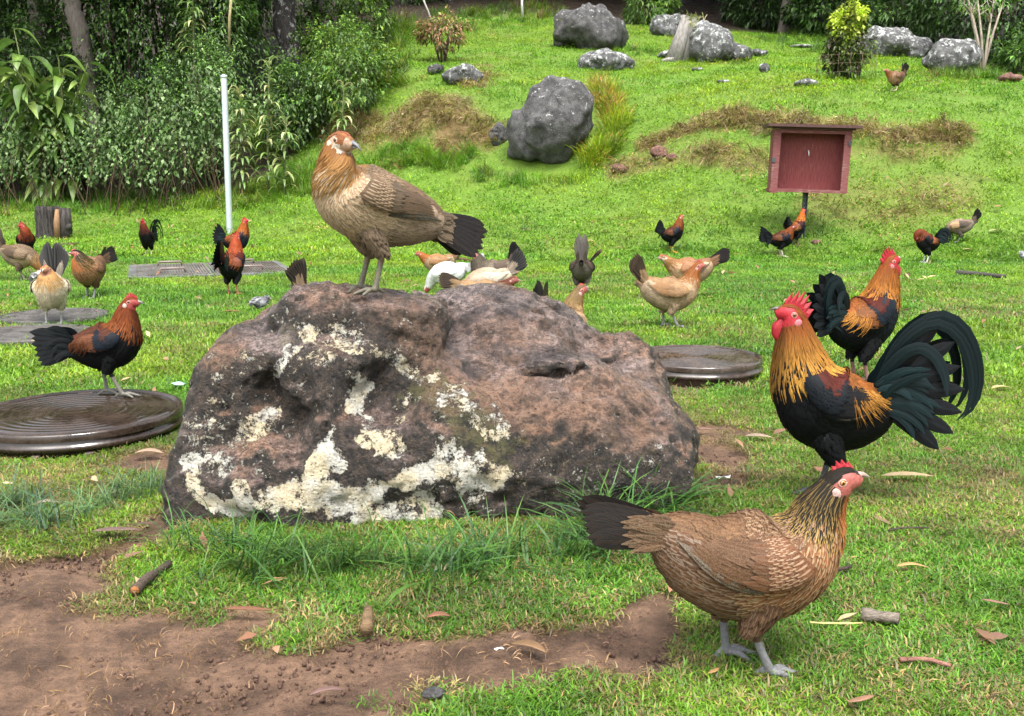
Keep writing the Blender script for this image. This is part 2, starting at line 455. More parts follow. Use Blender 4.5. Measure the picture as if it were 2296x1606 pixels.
def field(n, d0, d1, power, margin=1.42, r=rng):
    """n ground points between two distances inside the view's wedge, thinning with distance^-power"""
    u = r.uniform(0, 1, n)
    a = 2 - power
    D = (d0 ** a + u * (d1 ** a - d0 ** a)) ** (1 / a) if abs(a) > 1e-3 else d0 * (d1 / d0) ** u
    w = .535 * margin
    X = r.uniform(-w, w, n) * D + r.uniform(-.2, .2, n)
    return X, D
m_grass = leafmat('grass_blade', .45, .38, tint=True, var=.3)
GRN = [(.130, .270, .016), (.155, .30, .020), (.105, .235, .014), (.19, .305, .022), (.085, .195, .016)]
STRAW = [(.34, .24, .11), (.26, .18, .075), (.42, .31, .16), (.20, .12, .055)]
MIXG = GRN

def forms(nm, k, *a, **kw):
    out = []
    for i in range(k):
        V, F, C = blade_clump(*a, seed=i * 7 + len(nm), **kw); out.append(mesh(nm, V, F, m_grass, {'col': C}))
    return out
def lawn_tint(X, Y, r=rng):
    """patchy green, bright yellow-green or dull straw: the lawn's own colour"""
    q = np.stack([X, Y, X * 0], 1)
    n1 = fbm(q * 1.1, 3, 41); n2 = fbm(q * 4.5, 3, 42); d = dryness(X, Y)
    g = 1 + .16 * n1[:, None] + .14 * n2[:, None] + r.normal(0, .10, (len(X), 1))
    hue = np.stack([1 + .28 * np.clip(n1 + n2 * .6, -.6, 1), np.ones(len(X)), 1 - .3 * n1], 1)
    t = g * hue
    straw = np.array([2.1, .82, 5.0])
    isd = (r.uniform(0, 1, len(X)) < d ** 1.1 * .95)[:, None]
    t = np.where(isd, straw * r.uniform(.55, 1.25, (len(X), 1)), t)
    return np.clip(t, .1, 6), d
# nothing grows inside the boulder or under the covers: filled in before the lawn is sown
BLOCK = []   # (x, y, rx, ry, angle)
def blocked(X, Y):
    m = np.zeros(len(X), bool)
    for x, y, rx, ry, a in BLOCK:
        dx = X - x; dy = Y - y; c, s = math.cos(a), math.sin(a)
        m |= ((dx * c + dy * s) / rx) ** 2 + ((-dx * s + dy * c) / ry) ** 2 < 1
    return m
def blocked_rect(X, Y, corners):
    return inpoly(np.stack([X, Y], 1), corners)
GRATE = np.array([flat(272, 628)[:2], flat(660, 615)[:2], flat(652, 588)[:2], flat(276, 597)[:2]])
def sow(name, nm, n, d0, d1, power, smin, smax, form, soilcut=.5, keep=None, tintmul=1.0, jit=.12, follow=.7):
    X, Y = field(n, d0, d1, power)
    s = soilmask(X, Y); k = (rng.uniform(0, 1, n) > s * 1.02 + (soilcut - .5)) & ~blocked(X, Y) & ~blocked_rect(X, Y, GRATE)
    P = np.stack([X, Y, terrain(X, Y)], 1)
    P2 = proj(P); wd = (Y > 12) & (sdpoly(P2, WOODPOLY) < 3)
    k &= ~wd
    if keep is not None: k &= keep(X, Y)
    X, Y, P = X[k], Y[k], P[k]
    t, d = lawn_tint(X, Y)
    sc = rng.uniform(smin, smax, len(X)) * (1 - .25 * d)
    t = t * (1 + np.array([.30, .22, 0]) * sst(9, 13, Y)[:, None])
    return scatter(name, form, P, tnormal_rot(X, Y, rng.uniform(0, 6.28, len(X)), jit, follow=follow), sc, t * tintmul)
def sow_lawns():
    near = forms('lawn_tuft', 7, 30, .045, .010, .028, .0030, 1.35, MIXG, curl=.75)
    sow('lawn_grass', 'near', 52000, 1.15, 4.2, 1.0, .7, 1.25, near)
    mid = forms('lawn_tuft', 6, 28, .09, .016, .040, .0055, 1.2, GRN, curl=.5)
    sow('lawn_grass', 'mid', 34000, 3.9, 11.0, 1.0, .7, 1.25, mid)
    farf = forms('lawn_tuft', 6, 26, .17, .022, .055, .011, 1.2, GRN, curl=.45)
    sow('lawn_grass', 'far', 44000, 10.3, 32, 1.0, .8, 1.3, farf)
    # matted dry grass hanging over the edges of the bank
    dryf = forms('dry_tuft', 5, 34, .16, .08, .22, .010, 1.5, STRAW[:3] + [(.34, .30, .08), (.28, .28, .05), (.20, .26, .04), (.17, .10, .05)], curl=.8, segs=3)
    n = 33000; X, Y = field(n, 11.3, 18, 0.6); d = dryness(X, Y)
    k = (rng.uniform(0, 1, n) < (d - .30) * 1.1); X, Y = X[k], Y[k]
    scatter('dry_bank_grass', dryf, np.stack([X, Y, terrain(X, Y)], 1), tnormal_rot(X, Y, rng.uniform(0, 6.28, len(X)), .35), rng.uniform(.6, 1.15, len(X)), np.ones((len(X), 3)) * rng.uniform(.55, 1.2, (len(X), 1)))
    # rank grass at the foot of the hedge, in the gap behind it and round the boulders
    rank = forms('rank_tuft', 5, 30, .13, .16, .42, .011, .6, GRN * 3 + STRAW[:1], curl=.45, segs=3)
    def strip(pl, w, n, smin, smax, tm):
        dd = []
        P = np.stack([rng.uniform(min(p[0] for p in pl) - w, max(p[0] for p in pl) + w, n), rng.uniform(min(p[1] for p in pl) - w, max(p[1] for p in pl) + w, n)], 1)
        P = P[rng.uniform(0, 1, len(P)) < sst(w, w * .3, polydist(P, pl))]
        G = np.array([hit(*p, far=34) for p in P]); G = G[~blocked(G[:, 0], G[:, 1])]
        t, _ = lawn_tint(G[:, 0], G[:, 1]); t = np.clip(t, .3, 1.5) * tm
        return G, rng.uniform(smin, smax, len(G)), t
    S = [strip(((-60, 462), (300, 460), (560, 452), (680, 425)), 30, 700, .4, .8, .9), strip(((660, 410), (760, 400), (850, 390)), 40, 300, .5, .9, 1.0),
         strip(((600, 300), (760, 230), (860, 150), (900, 80)), 70, 900, .7, 1.3, .8), strip(((760, 100), (1000, 50), (1250, 32)), 30, 500, .6, 1.2, .75),
         strip(((1080, 395), (1180, 410), (1300, 400), (1350, 340), (1370, 280), (1350, 215)), 20, 480, .4, .8, 1.15),
         strip(((1345, 205), (1385, 265), (1372, 330), (1330, 365)), 20, 700, .6, 1.1, np.array([1.6, 1.25, 1.1])), strip(((1720, 85), (1850, 110), (1940, 130)), 20, 250, .5, .9, .7), strip(((870, 350), (1000, 370), (1050, 360)), 24, 240, .5, .8, 1.1), strip(((1260, 105), (1400, 115), (1500, 125), (1660, 140)), 12, 260, .35, .6, .85), strip(((2100, 170), (2240, 172)), 12, 160, .4, .7, .8)]
    G = np.concatenate([s[0] for s in S]); sc = np.concatenate([s[1] for s in S]); t = np.concatenate([s[2] for s in S])
    scatter('rank_grass', rank, G, tnormal_rot(G[:, 0], G[:, 1], rng.uniform(0, 6.28, len(G)), .15), sc, t)
    # long blades round the big boulder and at the left edge of the bare soil
    tall = forms('long_tuft', 6, 16, .05, .08, .27, .0052, 1.1, [(.035, .095, .018), (.05, .125, .02), (.03, .08, .022), (.075, .16, .025)], curl=.42, segs=4)
    pts = []
    for a, b_, n, w in (((390, 1212), (620, 1245), 13, 28), ((620, 1245), (900, 1262), 22, 26), ((900, 1262), (1220, 1245), 24, 26), ((1220, 1245), (1420, 1165), 22, 24), ((1420, 1160), (1560, 1110), 20, 20), ((430, 1250), (700, 1300), 7, 30), ((1300, 1220), (1450, 1190), 10, 40)):
        for i in range(n):
            t = rng.uniform(); pts.append((*flat(a[0] + (b_[0] - a[0]) * t, a[1] + (b_[1] - a[1]) * t + rng.normal(0, w * .5)), rng.uniform(.3, 1.0)))
    for cx, cy, n, s0 in ((110, 1165, 10, .6), (40, 1130, 12, .55), (290, 1110, 12, .5), (200, 1150, 6, .5), (-40, 1180, 8, .6), (330, 1085, 7, .5), (1660, 1065, 3, .4), (370, 1300, 3, .4)):
        for i in range(n): pts.append((*flat(cx + rng.normal(0, 30), cy + rng.normal(0, 12)), s0 * rng.uniform(.7, 1.1)))
    pts = np.array(pts); pts[:, 2] = terrain(pts[:, 0], pts[:, 1])
    tt = np.ones((len(pts), 3)) * rng.uniform(.8, 1.4, (len(pts), 1)); tt[pts[:, 0] < -.95] *= np.array([1.6, 1.25, 2.6])
    scatter('long_grass', tall, pts[:, :3], np.stack([rng.normal(-.12, .22, len(pts)), rng.normal(0, .22, len(pts)), rng.uniform(0, 6.28, len(pts))], 1), pts[:, 3], tt)
    # dead curled straw lying on the soil and among the thin turf
    st = forms('straw_bit', 8, 9, .05, .012, .045, .0018, 1.7, STRAW + [(.5, .36, .22)], curl=.9, segs=4)
    n = 5500; X, Y = field(n, 1.15, 4.6, 1.0); s = soilmask(X, Y)
    cl = fbm(np.stack([X, Y, X * 0], 1) * 3.3, 3, 77)
    k = (rng.uniform(0, 1, n) < .12 + .55 * s * sst(-.15, .45, cl) + .10 * (cl > .1)) & ~blocked(X, Y); X, Y = X[k], Y[k]
    scatter('dead_straw', st, np.stack([X, Y, terrain(X, Y) - .004], 1), np.stack([rng.normal(0, .5, len(X)), rng.normal(0, .5, len(X)), rng.uniform(0, 6.28, len(X))], 1), rng.uniform(.5, 1.1, len(X)), np.array([1.0, .86, .8]) * rng.uniform(.55, 1.1, (len(X), 1)))
    # crumbs of earth
    cr = []
    for i in range(4):
        V, F = uvsphere((0, 0, 0), (1, 1, .6), 7, 5); V = V * (1 + .35 * vnoise(V * 1.7 + i * 9, i)[:, None]) * .006
        cr.append(mesh('soil_crumb', V, F, m_crumb, {'col': np.tile((.5, .5, .5), (len(V), 1))}))
    n = 42000; X, Y = field(n, 1.15, 3.8, 1.0); k = (rng.uniform(0, 1, n) < soilmask(X, Y) * .8) & ~blocked(X, Y); X, Y = X[k], Y[k]
    scatter('soil_crumbs', cr, np.stack([X, Y, terrain(X, Y) - .011], 1), rng.uniform(0, 6.28, (len(X), 3)), rng.uniform(.2, 1.0, len(X)) ** 2.5, np.ones((len(X), 3)))
m_crumb, nt, b = material('soil_crumb', .85, .2); q = NT(nt)
q.link(q.mix(q.noise(20, 2, vec=q.pos()), (.035, .019, .013), (.12, .072, .052)), b.inputs['Base Color'])

# ------------------------------------------------------------------ boulders from distance fields
def surface_nets(phi, org, h):
    s = phi < 0; nx, ny, nz = phi.shape
    cnt = np.zeros((nx - 1, ny - 1, nz - 1), np.int8); acc = np.zeros((nx - 1, ny - 1, nz - 1, 3), np.float32); num = np.zeros((nx - 1, ny - 1, nz - 1), np.float32)
    I = lambda a, d: a[d[0]:nx - 1 + d[0], d[1]:ny - 1 + d[1], d[2]:nz - 1 + d[2]]
    for ax in range(3):
        for b1 in (0, 1):
            for b2 in (0, 1):
                d0 = [0, 0, 0]; o = [i for i in range(3) if i != ax]; d0[o[0]] = b1; d0[o[1]] = b2; d1 = list(d0); d1[ax] = 1
                A = I(phi, d0); B = I(phi, d1); cr = (A < 0) != (B < 0)
                t = np.where(cr, A / np.where(cr, A - B, 1), 0); num += cr
                for k in range(3): acc[..., k] += cr * ((t if k == ax else d0[k]))
    act = num > 0; idx = np.full(act.shape, -1, np.int64); idx[act] = np.arange(act.sum())
    g = np.argwhere(act); V = (g + acc[act] / num[act][:, None]) * h + org
    F = []
    for ax in range(3):
        o = [(1, 2), (2, 0), (0, 1)][ax]
        sl0 = [slice(None)] * 3; sl1 = [slice(None)] * 3; sl0[ax] = slice(0, -1); sl1[ax] = slice(1, None)
        A = s[tuple(sl0)]; B = s[tuple(sl1)]; e = np.argwhere(A != B)
        ok = np.ones(len(e), bool)
        for k in o: ok &= (e[:, k] > 0) & (e[:, k] < phi.shape[k] - 1)
        e = e[ok]; ins = A[tuple(e.T)]
        def c(d1, d2):
            x = e.copy(); x[:, o[0]] -= d1; x[:, o[1]] -= d2; return idx[tuple(x.T)]
        Q = np.stack([c(1, 1), c(0, 1), c(0, 0), c(1, 0)], 1)
        F.append(np.where(ins[:, None], Q, Q[:, ::-1]))
    return V, np.concatenate(F)
def ell(P, c, r, ang=0, tilt=0):
    d = P - np.asarray(c); ca, sa = math.cos(ang), math.sin(ang)
    x = d[..., 0] * ca + d[..., 1] * sa; y = -d[..., 0] * sa + d[..., 1] * ca; z = d[..., 2]
    if tilt: ct, st = math.cos(tilt), math.sin(tilt); x, z = x * ct + z * st, -x * st + z * ct
    k0 = np.sqrt((x / r[0]) ** 2 + (y / r[1]) ** 2 + (z / r[2]) ** 2) + 1e-9
    k1 = np.sqrt((x / r[0] ** 2) ** 2 + (y / r[1] ** 2) ** 2 + (z / r[2] ** 2) ** 2) + 1e-9
    return k0 * (k0 - 1) / k1
def smin(a, b, k): h = np.clip(.5 + .5 * (b - a) / k, 0, 1); return b * (1 - h) + a * h - k * h * (1 - h)
def smax(a, b, k): return -smin(-a, -b, k)
def sdf_mesh(fn, lo, hi, h):
    n = [int((hi[i] - lo[i]) / h) + 2 for i in range(3)]
    ax = [lo[i] + np.arange(n[i]) * h for i in range(3)]
    P = np.stack(np.meshgrid(*ax, indexing='ij'), -1)
    return surface_nets(fn(P).astype(np.float32), np.array(lo), h)

def rockmat(name, dark, light, lich, lscale, lthr, spec=.25, rough=.85, bscale=1.0):
    m, nt, b = material(name, rough, spec); q = NT(nt)
    p = q.obj(); n1 = q.noise(9 * bscale, 8, .65, p); n2 = q.noise(60 * bscale, 5, .7, p); v = q.vor(34 * bscale, p)
    c = q.mix(q.ss(n1, .3, .7), dark, light); c = q.mul(c, q.ss(n2, .25, .75, .55, 1.4))
    l = q.m('ADD', q.noise(lscale, 6, .75, p), q.m('MULTIPLY', q.attr('top', 'Fac'), .05))
    c = q.mix(q.ss(l, lthr, lthr + .05), c, lich)
    c = q.mix(q.ss(q.noise(lscale * .6, 3, .6, p), .66, .72, 0, .8), c, (.06, .065, .018))
    q.link(c, b.inputs['Base Color'])
    pit = q.ss(v, .0, .35)
    q.bump(b, q.m('ADD', q.m('MULTIPLY', n2, .6), q.m('ADD', q.m('MULTIPLY', pit, .35), n1)), .9, .03 / bscale)
    return m
m_grey = rockmat('grey_lava_stone', (.032, .031, .032), (.105, .102, .10), (.34, .35, .34), 12, .625)
m_pale = rockmat('pale_lichened_stone', (.045, .045, .046), (.13, .13, .127), (.36, .37, .36), 10, .555)
def boulder(label, vx, vy, wpx, hpx, D=None, depth=.8, seed=0, mat=None, lumps=(), name='boulder', cat='boulder', h=None, sink=.12, group='boulders on the grassy slope', loc=None, rough=.14):
    """a boulder whose outline spans wpx x hpx around the picture point of its foot"""
    g = hit(vx, vy) if loc is None else loc
    if D: g = at(vx, vy, D)
    s = g[1] / FPX; rx = wpx * s / 2; H = hpx * s; ry = rx * depth
    L = lumps or ((0, 0, .5, 1, 1, .5),)
    def f(P):
        d = None
        for (cx_, cy_, cz, a, b_, c) in L:
            e = ell(P, (cx_ * rx, cy_ * ry, cz * H), (a * rx, b_ * ry, c * H)); d = e if d is None else smin(d, e, .10 * H)
        k = 1 / max(rx, H)
        n = fbm(P * k * 1.5 + seed * 7.7, 4, seed); rd = np.abs(vnoise(P * k * 2.6 + seed, seed + 3))
        return d - rough * 1.6 * H * n + rough * .8 * H * (1 - np.clip(rd * 3, 0, 1)) * .5 + .03 * H * np.abs(fbm(P * k * 7, 3, seed + 9))
    hh = h or max(rx, H) / 22
    V, F = sdf_mesh(f, (-rx * 1.5, -ry * 1.6, -.25 * H), (rx * 1.5, ry * 1.6, H * 1.5), hh)
    V[:, 2] -= sink * H * 0
    o = add(name, mesh(name, V, F, mat or m_grey, {'top': sst(.3, 1, V[:, 2] / H)}), loc=(g[0], g[1] + ry * .6, g[2] - .02 * H))
    BLOCK.append((g[0], g[1] + ry * .6, rx * .78, ry * .70, 0))
    return tag(o, label, cat, group)

# the big boulder in front
def big_rock():
    Es = [((-.20, 2.92, .12), (.70, .52, .29), 0, 0), ((-.565, 2.68, .06), (.37, .36, .375), 0, 0), ((-.40, 2.84, .32), (.27, .34, .250), 0, 0),
          ((-.09, 3.16, .27), (.38, .36, .215), 0, .06), ((.175, 2.78, .08), (.37, .42, .235), .1, 0), ((.31, 3.06, .19), (.19, .25, .18), 0, 0), ((-.17, 2.54, .05), (.64, .32, .20), 0, 0)]
    carve = [(at(660, 965, 2.36), (.085, .16, .10)), (at(870, 900, 2.42), (.10, .14, .10)), (at(640, 1010, 2.3), (.10, .10, .07)), (at(600, 880, 2.44), (.05, .10, .07)), (at(1150, 960, 2.36), (.16, .08, .05)), (at(1290, 850, 2.66), (.05, .03, .02)), (at(1225, 845, 2.66), (.04, .03, .02))]
    def plane(P, p, n): n = np.array(n, float); n /= np.linalg.norm(n); return (P - p) @ n
    def rbox(P, c, h, r):
        q_ = np.abs(P - np.array(c)) - (np.array(h) - r); return np.linalg.norm(np.maximum(q_, 0), axis=-1) + np.minimum(q_.max(-1), 0) - r
    def f(P):
        W = P + .03 * np.stack([vnoise(P * 4.1, 81), vnoise(P * 4.1 + 9, 82), vnoise(P * 4.1 + 21, 83)], -1)
        e = [ell(W, c, r, a, t) for c, r, a, t in Es]
        WL = W.copy(); WL[..., 0] += .31 * (.43 - W[..., 2]); WL[..., 1] += .25 * (.43 - W[..., 2]) - .02
        left = rbox(WL, (-.56, 2.80, .17), (.245, .32, .262), .075)                      # block with a ledge on top
        mid = rbox(W, (-.425, 2.84, .270), (.232, .27, .262), .09)
        right = smin(smin(e[4], e[6], .05), e[5], .05)
        right = smax(right, plane(W, at(1300, 935, 2.50), (.10, -1, .34)), .030)         # dark front face under the ridge
        right = smax(right, plane(W, at(1290, 850, 2.72), (.22, -.42, 1)), .040)         # sloping wet top
        d = smin(smin(smin(e[0], left, .03), mid, .03), smin(e[3], right, .06), .04)
        d = smax(d, plane(W, at(800, 1090, 2.31), (-.05, -1, .30)), .04)                 # lichened front
        for c, r in carve: d = smax(d, -ell(W, c, r), .035)
        g0 = at(925, 680, 3.0); g1 = at(1090, 860, 2.6); ab = g1 - g0
        t = np.clip(((P - g0) @ ab) / (ab @ ab), 0, 1); d = d + .022 * np.exp(-(np.linalg.norm(P - g0 - t[..., None] * ab, axis=-1) / .08) ** 2)
        d = d + .03 * sst(.10, .0, P[..., 2]) * sst(2.75, 2.5, P[..., 1]) - .012
        d = smax(d, (-.03 - P[..., 2]), .03)
        nb = np.abs(d) < .07; Q = P[nb]
        d[nb] += .018 * np.abs(fbm(Q * 11, 3, 62)) - .022 * fbm(Q * 3.2, 4, 61) + sst(.42, .75, vnoise(Q * 21, 67)) * .010 + sst(.5, .8, vnoise(Q * 38, 68)) * .007 + .008 * fbm(Q * 30, 3, 63)
        return d
    V, F = sdf_mesh(f, (-1.15, 2.15, -.06), (.70, 3.60, .64), .0085)
    c = np.array([-.25, 2.9, 0.0]); P2 = proj(V)
    n1 = fbm(V * 9, 5, 71); n2 = fbm(V * 26, 4, 72)
    def stroke(pl, w, amt=1.0): return amt * sst(w * 1.25, w * .35, polydist(P2, pl) + w * .9 * n1 + w * .5 * n2)
    lich = np.zeros(len(V))
    for pl, w, a in ((((425, 1030), (435, 1085), (455, 1118), (520, 1135), (600, 1132), (690, 1128), (770, 1108), (860, 1090), (930, 1072), (985, 1050)), 22, .95), (((540, 1090), (560, 1140)), 28, .9), (((600, 1120), (700, 1110), (800, 1120)), 34, .95),
                     (((820, 1150), (890, 1165), (960, 1130)), 34, .85), (((700, 1095), (715, 1040), (735, 985), (775, 925), (805, 870)), 27, 1.0), (((735, 1000), (755, 1040)), 22, .8), (((820, 980), (850, 1000), (880, 1000)), 36, .8), (((1000, 1030), (1060, 1060), (1120, 1085)), 40, .85),
                     (((600, 880), (625, 825), (655, 790)), 24, .85), (((690, 745), (760, 760), (850, 790), (915, 830)), 26, .7), (((450, 1000), (440, 960)), 30, .6), (((520, 1010), (480, 1060)), 30, .62), (((420, 960), (480, 930)), 40, .5), (((1040, 1130), (1080, 1110), (1110, 1150)), 26, .55), (((780, 840), (810, 850)), 16, .8), (((560, 960), (610, 930)), 26, .7),
                     (((1000, 870), (1060, 920), (1120, 950)), 52, .62), (((720, 800), (660, 830)), 40, .58), (((900, 930), (930, 900)), 26, .6), (((560, 820), (500, 830)), 50, .50), (((1480, 1050), (1400, 1090)), 50, .42), (((1180, 1080), (1240, 1060)), 40, .45)):
        lich = np.maximum(lich, stroke(pl, w, a))
    moss = np.zeros(len(V))
    for pl, w, a in ((((980, 880), (1060, 940), (1100, 1000)), 80, .8), (((1000, 990), (1150, 985), (1250, 990)), 40, .55), (((640, 770), (620, 740)), 40, .7), (((1180, 1010), (1380, 1020), (1520, 1000)), 60, .5), (((430, 960), (400, 1000)), 40, .4), (((780, 930), (740, 900)), 50, .4)):
        moss = np.maximum(moss, stroke(pl, w, a))
    tan = np.zeros(len(V))
    for pl, w, a in ((((960, 780), (1010, 860), (1120, 900), (1200, 930)), 50, .9), (((480, 790), (510, 770)), 34, 1.0), (((870, 680), (940, 720)), 50, .5), (((1150, 840), (1300, 900), (1420, 930)), 60, .55), (((1180, 740), (1290, 760)), 60, .4)):
        tan = np.maximum(tan, stroke(pl, w, a))
    me = mesh('boulder', V - c, F, m_big, {'lich': lich, 'moss': moss, 'tan': tan})
    o = add('boulder', me, loc=c)
    BLOCK.append((-.28, 2.93, .66, .48, 0)); BLOCK.append((.13, 2.9, .38, .38, 0)); BLOCK.append((-.58, 2.75, .33, .30, 0))
    return tag(o, 'huge wet brown boulder in the foreground, blotched with cream lichen under a perched hen', 'boulder'), V, F
m_big, nt, b = material('wet_brown_lava', .5, .5); q = NT(nt)
p_ = q.obj(); nz = q.n('ShaderNodeNewGeometry'); sx = q.n('ShaderNodeSeparateXYZ'); q.link(nz.outputs['Normal'], sx.inputs[0])
n1 = q.noise(7, 8, .65, p_); n2 = q.noise(46, 7, .7, p_); n3 = q.noise(170, 5, .75, p_); v1 = q.vor(42, p_); v2 = q.vor(95, p_)
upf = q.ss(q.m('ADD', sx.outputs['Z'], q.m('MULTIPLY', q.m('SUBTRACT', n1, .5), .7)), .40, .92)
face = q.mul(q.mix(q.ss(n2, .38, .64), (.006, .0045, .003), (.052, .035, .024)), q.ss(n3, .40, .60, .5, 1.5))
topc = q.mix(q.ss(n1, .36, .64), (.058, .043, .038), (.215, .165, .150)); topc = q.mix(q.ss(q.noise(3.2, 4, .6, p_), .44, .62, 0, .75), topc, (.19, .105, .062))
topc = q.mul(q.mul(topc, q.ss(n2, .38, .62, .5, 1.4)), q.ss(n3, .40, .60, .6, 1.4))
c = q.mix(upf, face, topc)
c = q.mix(q.m('MULTIPLY', q.attr('tan', 'Fac'), q.ss(n2, .35, .65, .1, .75)), c, (.24, .14, .09))
c = q.mix(q.ss(q.m('ADD', q.attr('moss', 'Fac'), q.m('MULTIPLY', q.m('SUBTRACT', n2, .5), 1.6)), .60, .95, 0, .7), c, q.mix(n3, (.030, .034, .008), (.10, .10, .022)))
lm = q.m('ADD', q.m('MULTIPLY', q.attr('lich', 'Fac'), .80), q.m('MULTIPLY', q.m('SUBTRACT', q.noise(26, 9, .82, p_), .5), 2.6))
lmask = q.ss(q.m('ADD', lm, q.m('MULTIPLY', q.m('SUBTRACT', n3, .5), .5)), .50, .62)
lc = q.mix(q.ss(q.noise(12, 4, .6, p_), .40, .60), (.60, .51, .34), (.58, .56, .49)); lc = q.mul(lc, q.ss(n3, .25, .75, .62, 1.15))
c = q.mix(lmask, c, lc)
sp_ = q.ss(q.m('ADD', q.noise(75, 4, .7, p_), q.m('MULTIPLY', q.m('SUBTRACT', n1, .5), .55)), .635, .67, 0, .75)
c = q.mix(q.m('MULTIPLY', sp_, q.ss(upf, 0, .6, 1, .25)), c, (.36, .36, .30))
pits = q.m('MULTIPLY', q.ss(v2, .05, .30), q.ss(q.noise(14, 3, .6, p_), .40, .55, .25, 1))
c = q.mul(c, q.ss(q.vor(48, p_), .04, .20, .22, 1.0))
q.link(c, b.inputs['Base Color'])
q.link(q.mix(lmask, q.mix(upf, (.75, .75, .75), (.22, .22, .22)), (.9, .9, .9)), b.inputs['Roughness'])
hh = q.m('ADD', q.m('ADD', q.m('MULTIPLY', n2, .8), q.m('MULTIPLY', n3, .35)), q.m('ADD', q.m('MULTIPLY', lmask, .35), q.m('MULTIPLY', q.ss(v1, 0, .3), .35)))
q.bump(b, hh, 1.0, .030)
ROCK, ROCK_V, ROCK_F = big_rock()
from mathutils.bvhtree import BVHTree
ROCK_T = BVHTree.FromPolygons([tuple(v) for v in ROCK_V], [tuple(int(i) for i in f) for f in ROCK_F])
def rock_hit(vx, vy):
    for k in range(60):
        d = ray(vx, vy + 2 * k); d = d / np.linalg.norm(d); r = ROCK_T.ray_cast(Vector((0, 0, CAM_H)), Vector(d))
        if r[0] is not None: return np.array(r[0]) + np.array([0, .05 if k else 0, 0])
# ------------------------------------------------------------------ birds
def feathermat(name, rough=.55, spec=.35, sheen=0.0):
    m, nt, b = material(name, rough, spec); q = NT(nt)
    fu = q.attr('fu', 'Fac'); fv = q.attr('fv', 'Fac'); a = q.m('ABSOLUTE', fu)
    st = q.m('MULTIPLY', q.ss(a, .30, .10), q.ss(fv, .12, .35))
    ed = q.m('MAXIMUM', q.ss(a, .55, .9), q.ss(fv, .80, .97))
    pep = q.ss(q.noise(420, 3, .7, q.obj()), .47, .56)
    c = q.attr('col')
    barb = q.n('ShaderNodeTexNoise', noise_dimensions='3D'); cv = q.n('ShaderNodeCombineXYZ')
    q.link(q.m('MULTIPLY', q.m('ADD', fv, q.m('MULTIPLY', a, -.35)), 26), cv.inputs[0]); q.link(q.m('MULTIPLY', fu, 1.2), cv.inputs[1]); q.link(q.attr('fs', 'Fac'), cv.inputs[2])
    q.link(cv.outputs[0], barb.inputs['Vector']); barb.inputs['Scale'].default_value = 1.0; barb.inputs['Detail'].default_value = 2
    c = q.mul(c, q.ss(barb.outputs['Fac'], .3, .7, .72, 1.25))
    c2 = q.attr('col2')
    c = q.mix(q.m('MULTIPLY', pep, q.attr('wp', 'Fac')), c, c2)
    c = q.mix(q.m('MULTIPLY', st, q.attr('ws', 'Fac')), c, c2)
    c = q.mix(q.m('MULTIPLY', ed, q.attr('we', 'Fac')), c, c2)
    q.link(c, b.inputs['Base Color'])
    q.bump(b, barb.outputs['Fac'], .35, .0015)
    return m
m_feather = feathermat('feather', .6, .12)
m_gloss = feathermat('glossy_black_feather', .34, .12)
m_skinb = colmat('bird_body', .6, .3, 170, .3, .35, .002)
m_comb = colmat('comb_skin', .5, .4, 330, .35, .6, .002)
m_horn = colmat('horn', .38, .45, 120, .18, .15, .001)
m_eye, nt, b = material('eye', .08, .6); q = NT(nt); q.link(q.attr('col'), b.inputs['Base Color'])

HEN = [(-.172, .264, .014, .024), (-.150, .255, .031, .044), (-.118, .236, .048, .062), (-.078, .212, .063, .078), (-.025, .198, .076, .094), (.035, .201, .080, .097), (.085, .223, .071, .080), (.114, .262, .050, .055), (.128, .302, .033, .039), (.146, .334, .026, .030), (.167, .356, .0222, .0255), (.187, .356, .0150, .0170), (.197, .353, .0085, .0095)]
ROO = [(-.152, .275, .012, .016), (-.132, .266, .030, .040), (-.090, .246, .055, .076), (-.030, .238, .072, .100), (.026, .256, .078, .105), (.066, .304, .068, .084), (.086, .362, .050, .063), (.096, .412, .038, .047), (.104, .452, .030, .036), (.118, .480, .0245, .0275), (.138, .482, .018, .0195), (.149, .478, .011, .012)]
def catmull(P, n):
    P = np.asarray(P, float); d = np.r_[0, np.cumsum(np.linalg.norm(np.diff(P[:, :2], axis=0), axis=1))]
    Q = np.vstack([2 * P[0] - P[1], P, 2 * P[-1] - P[-2]]); out = []
    for s in np.linspace(0, d[-1] - 1e-9, n):
        i = min(np.searchsorted(d, s, 'right') - 1, len(P) - 2); t = (s - d[i]) / (d[i + 1] - d[i])
        a, b_, c, e = Q[i:i + 4]
        out.append(.5 * (2 * b_ + (c - a) * t + (2 * a - 5 * b_ + 4 * c - e) * t * t + (3 * b_ - a - 3 * c + e) * t ** 3))
    return np.array(out), d[-1]

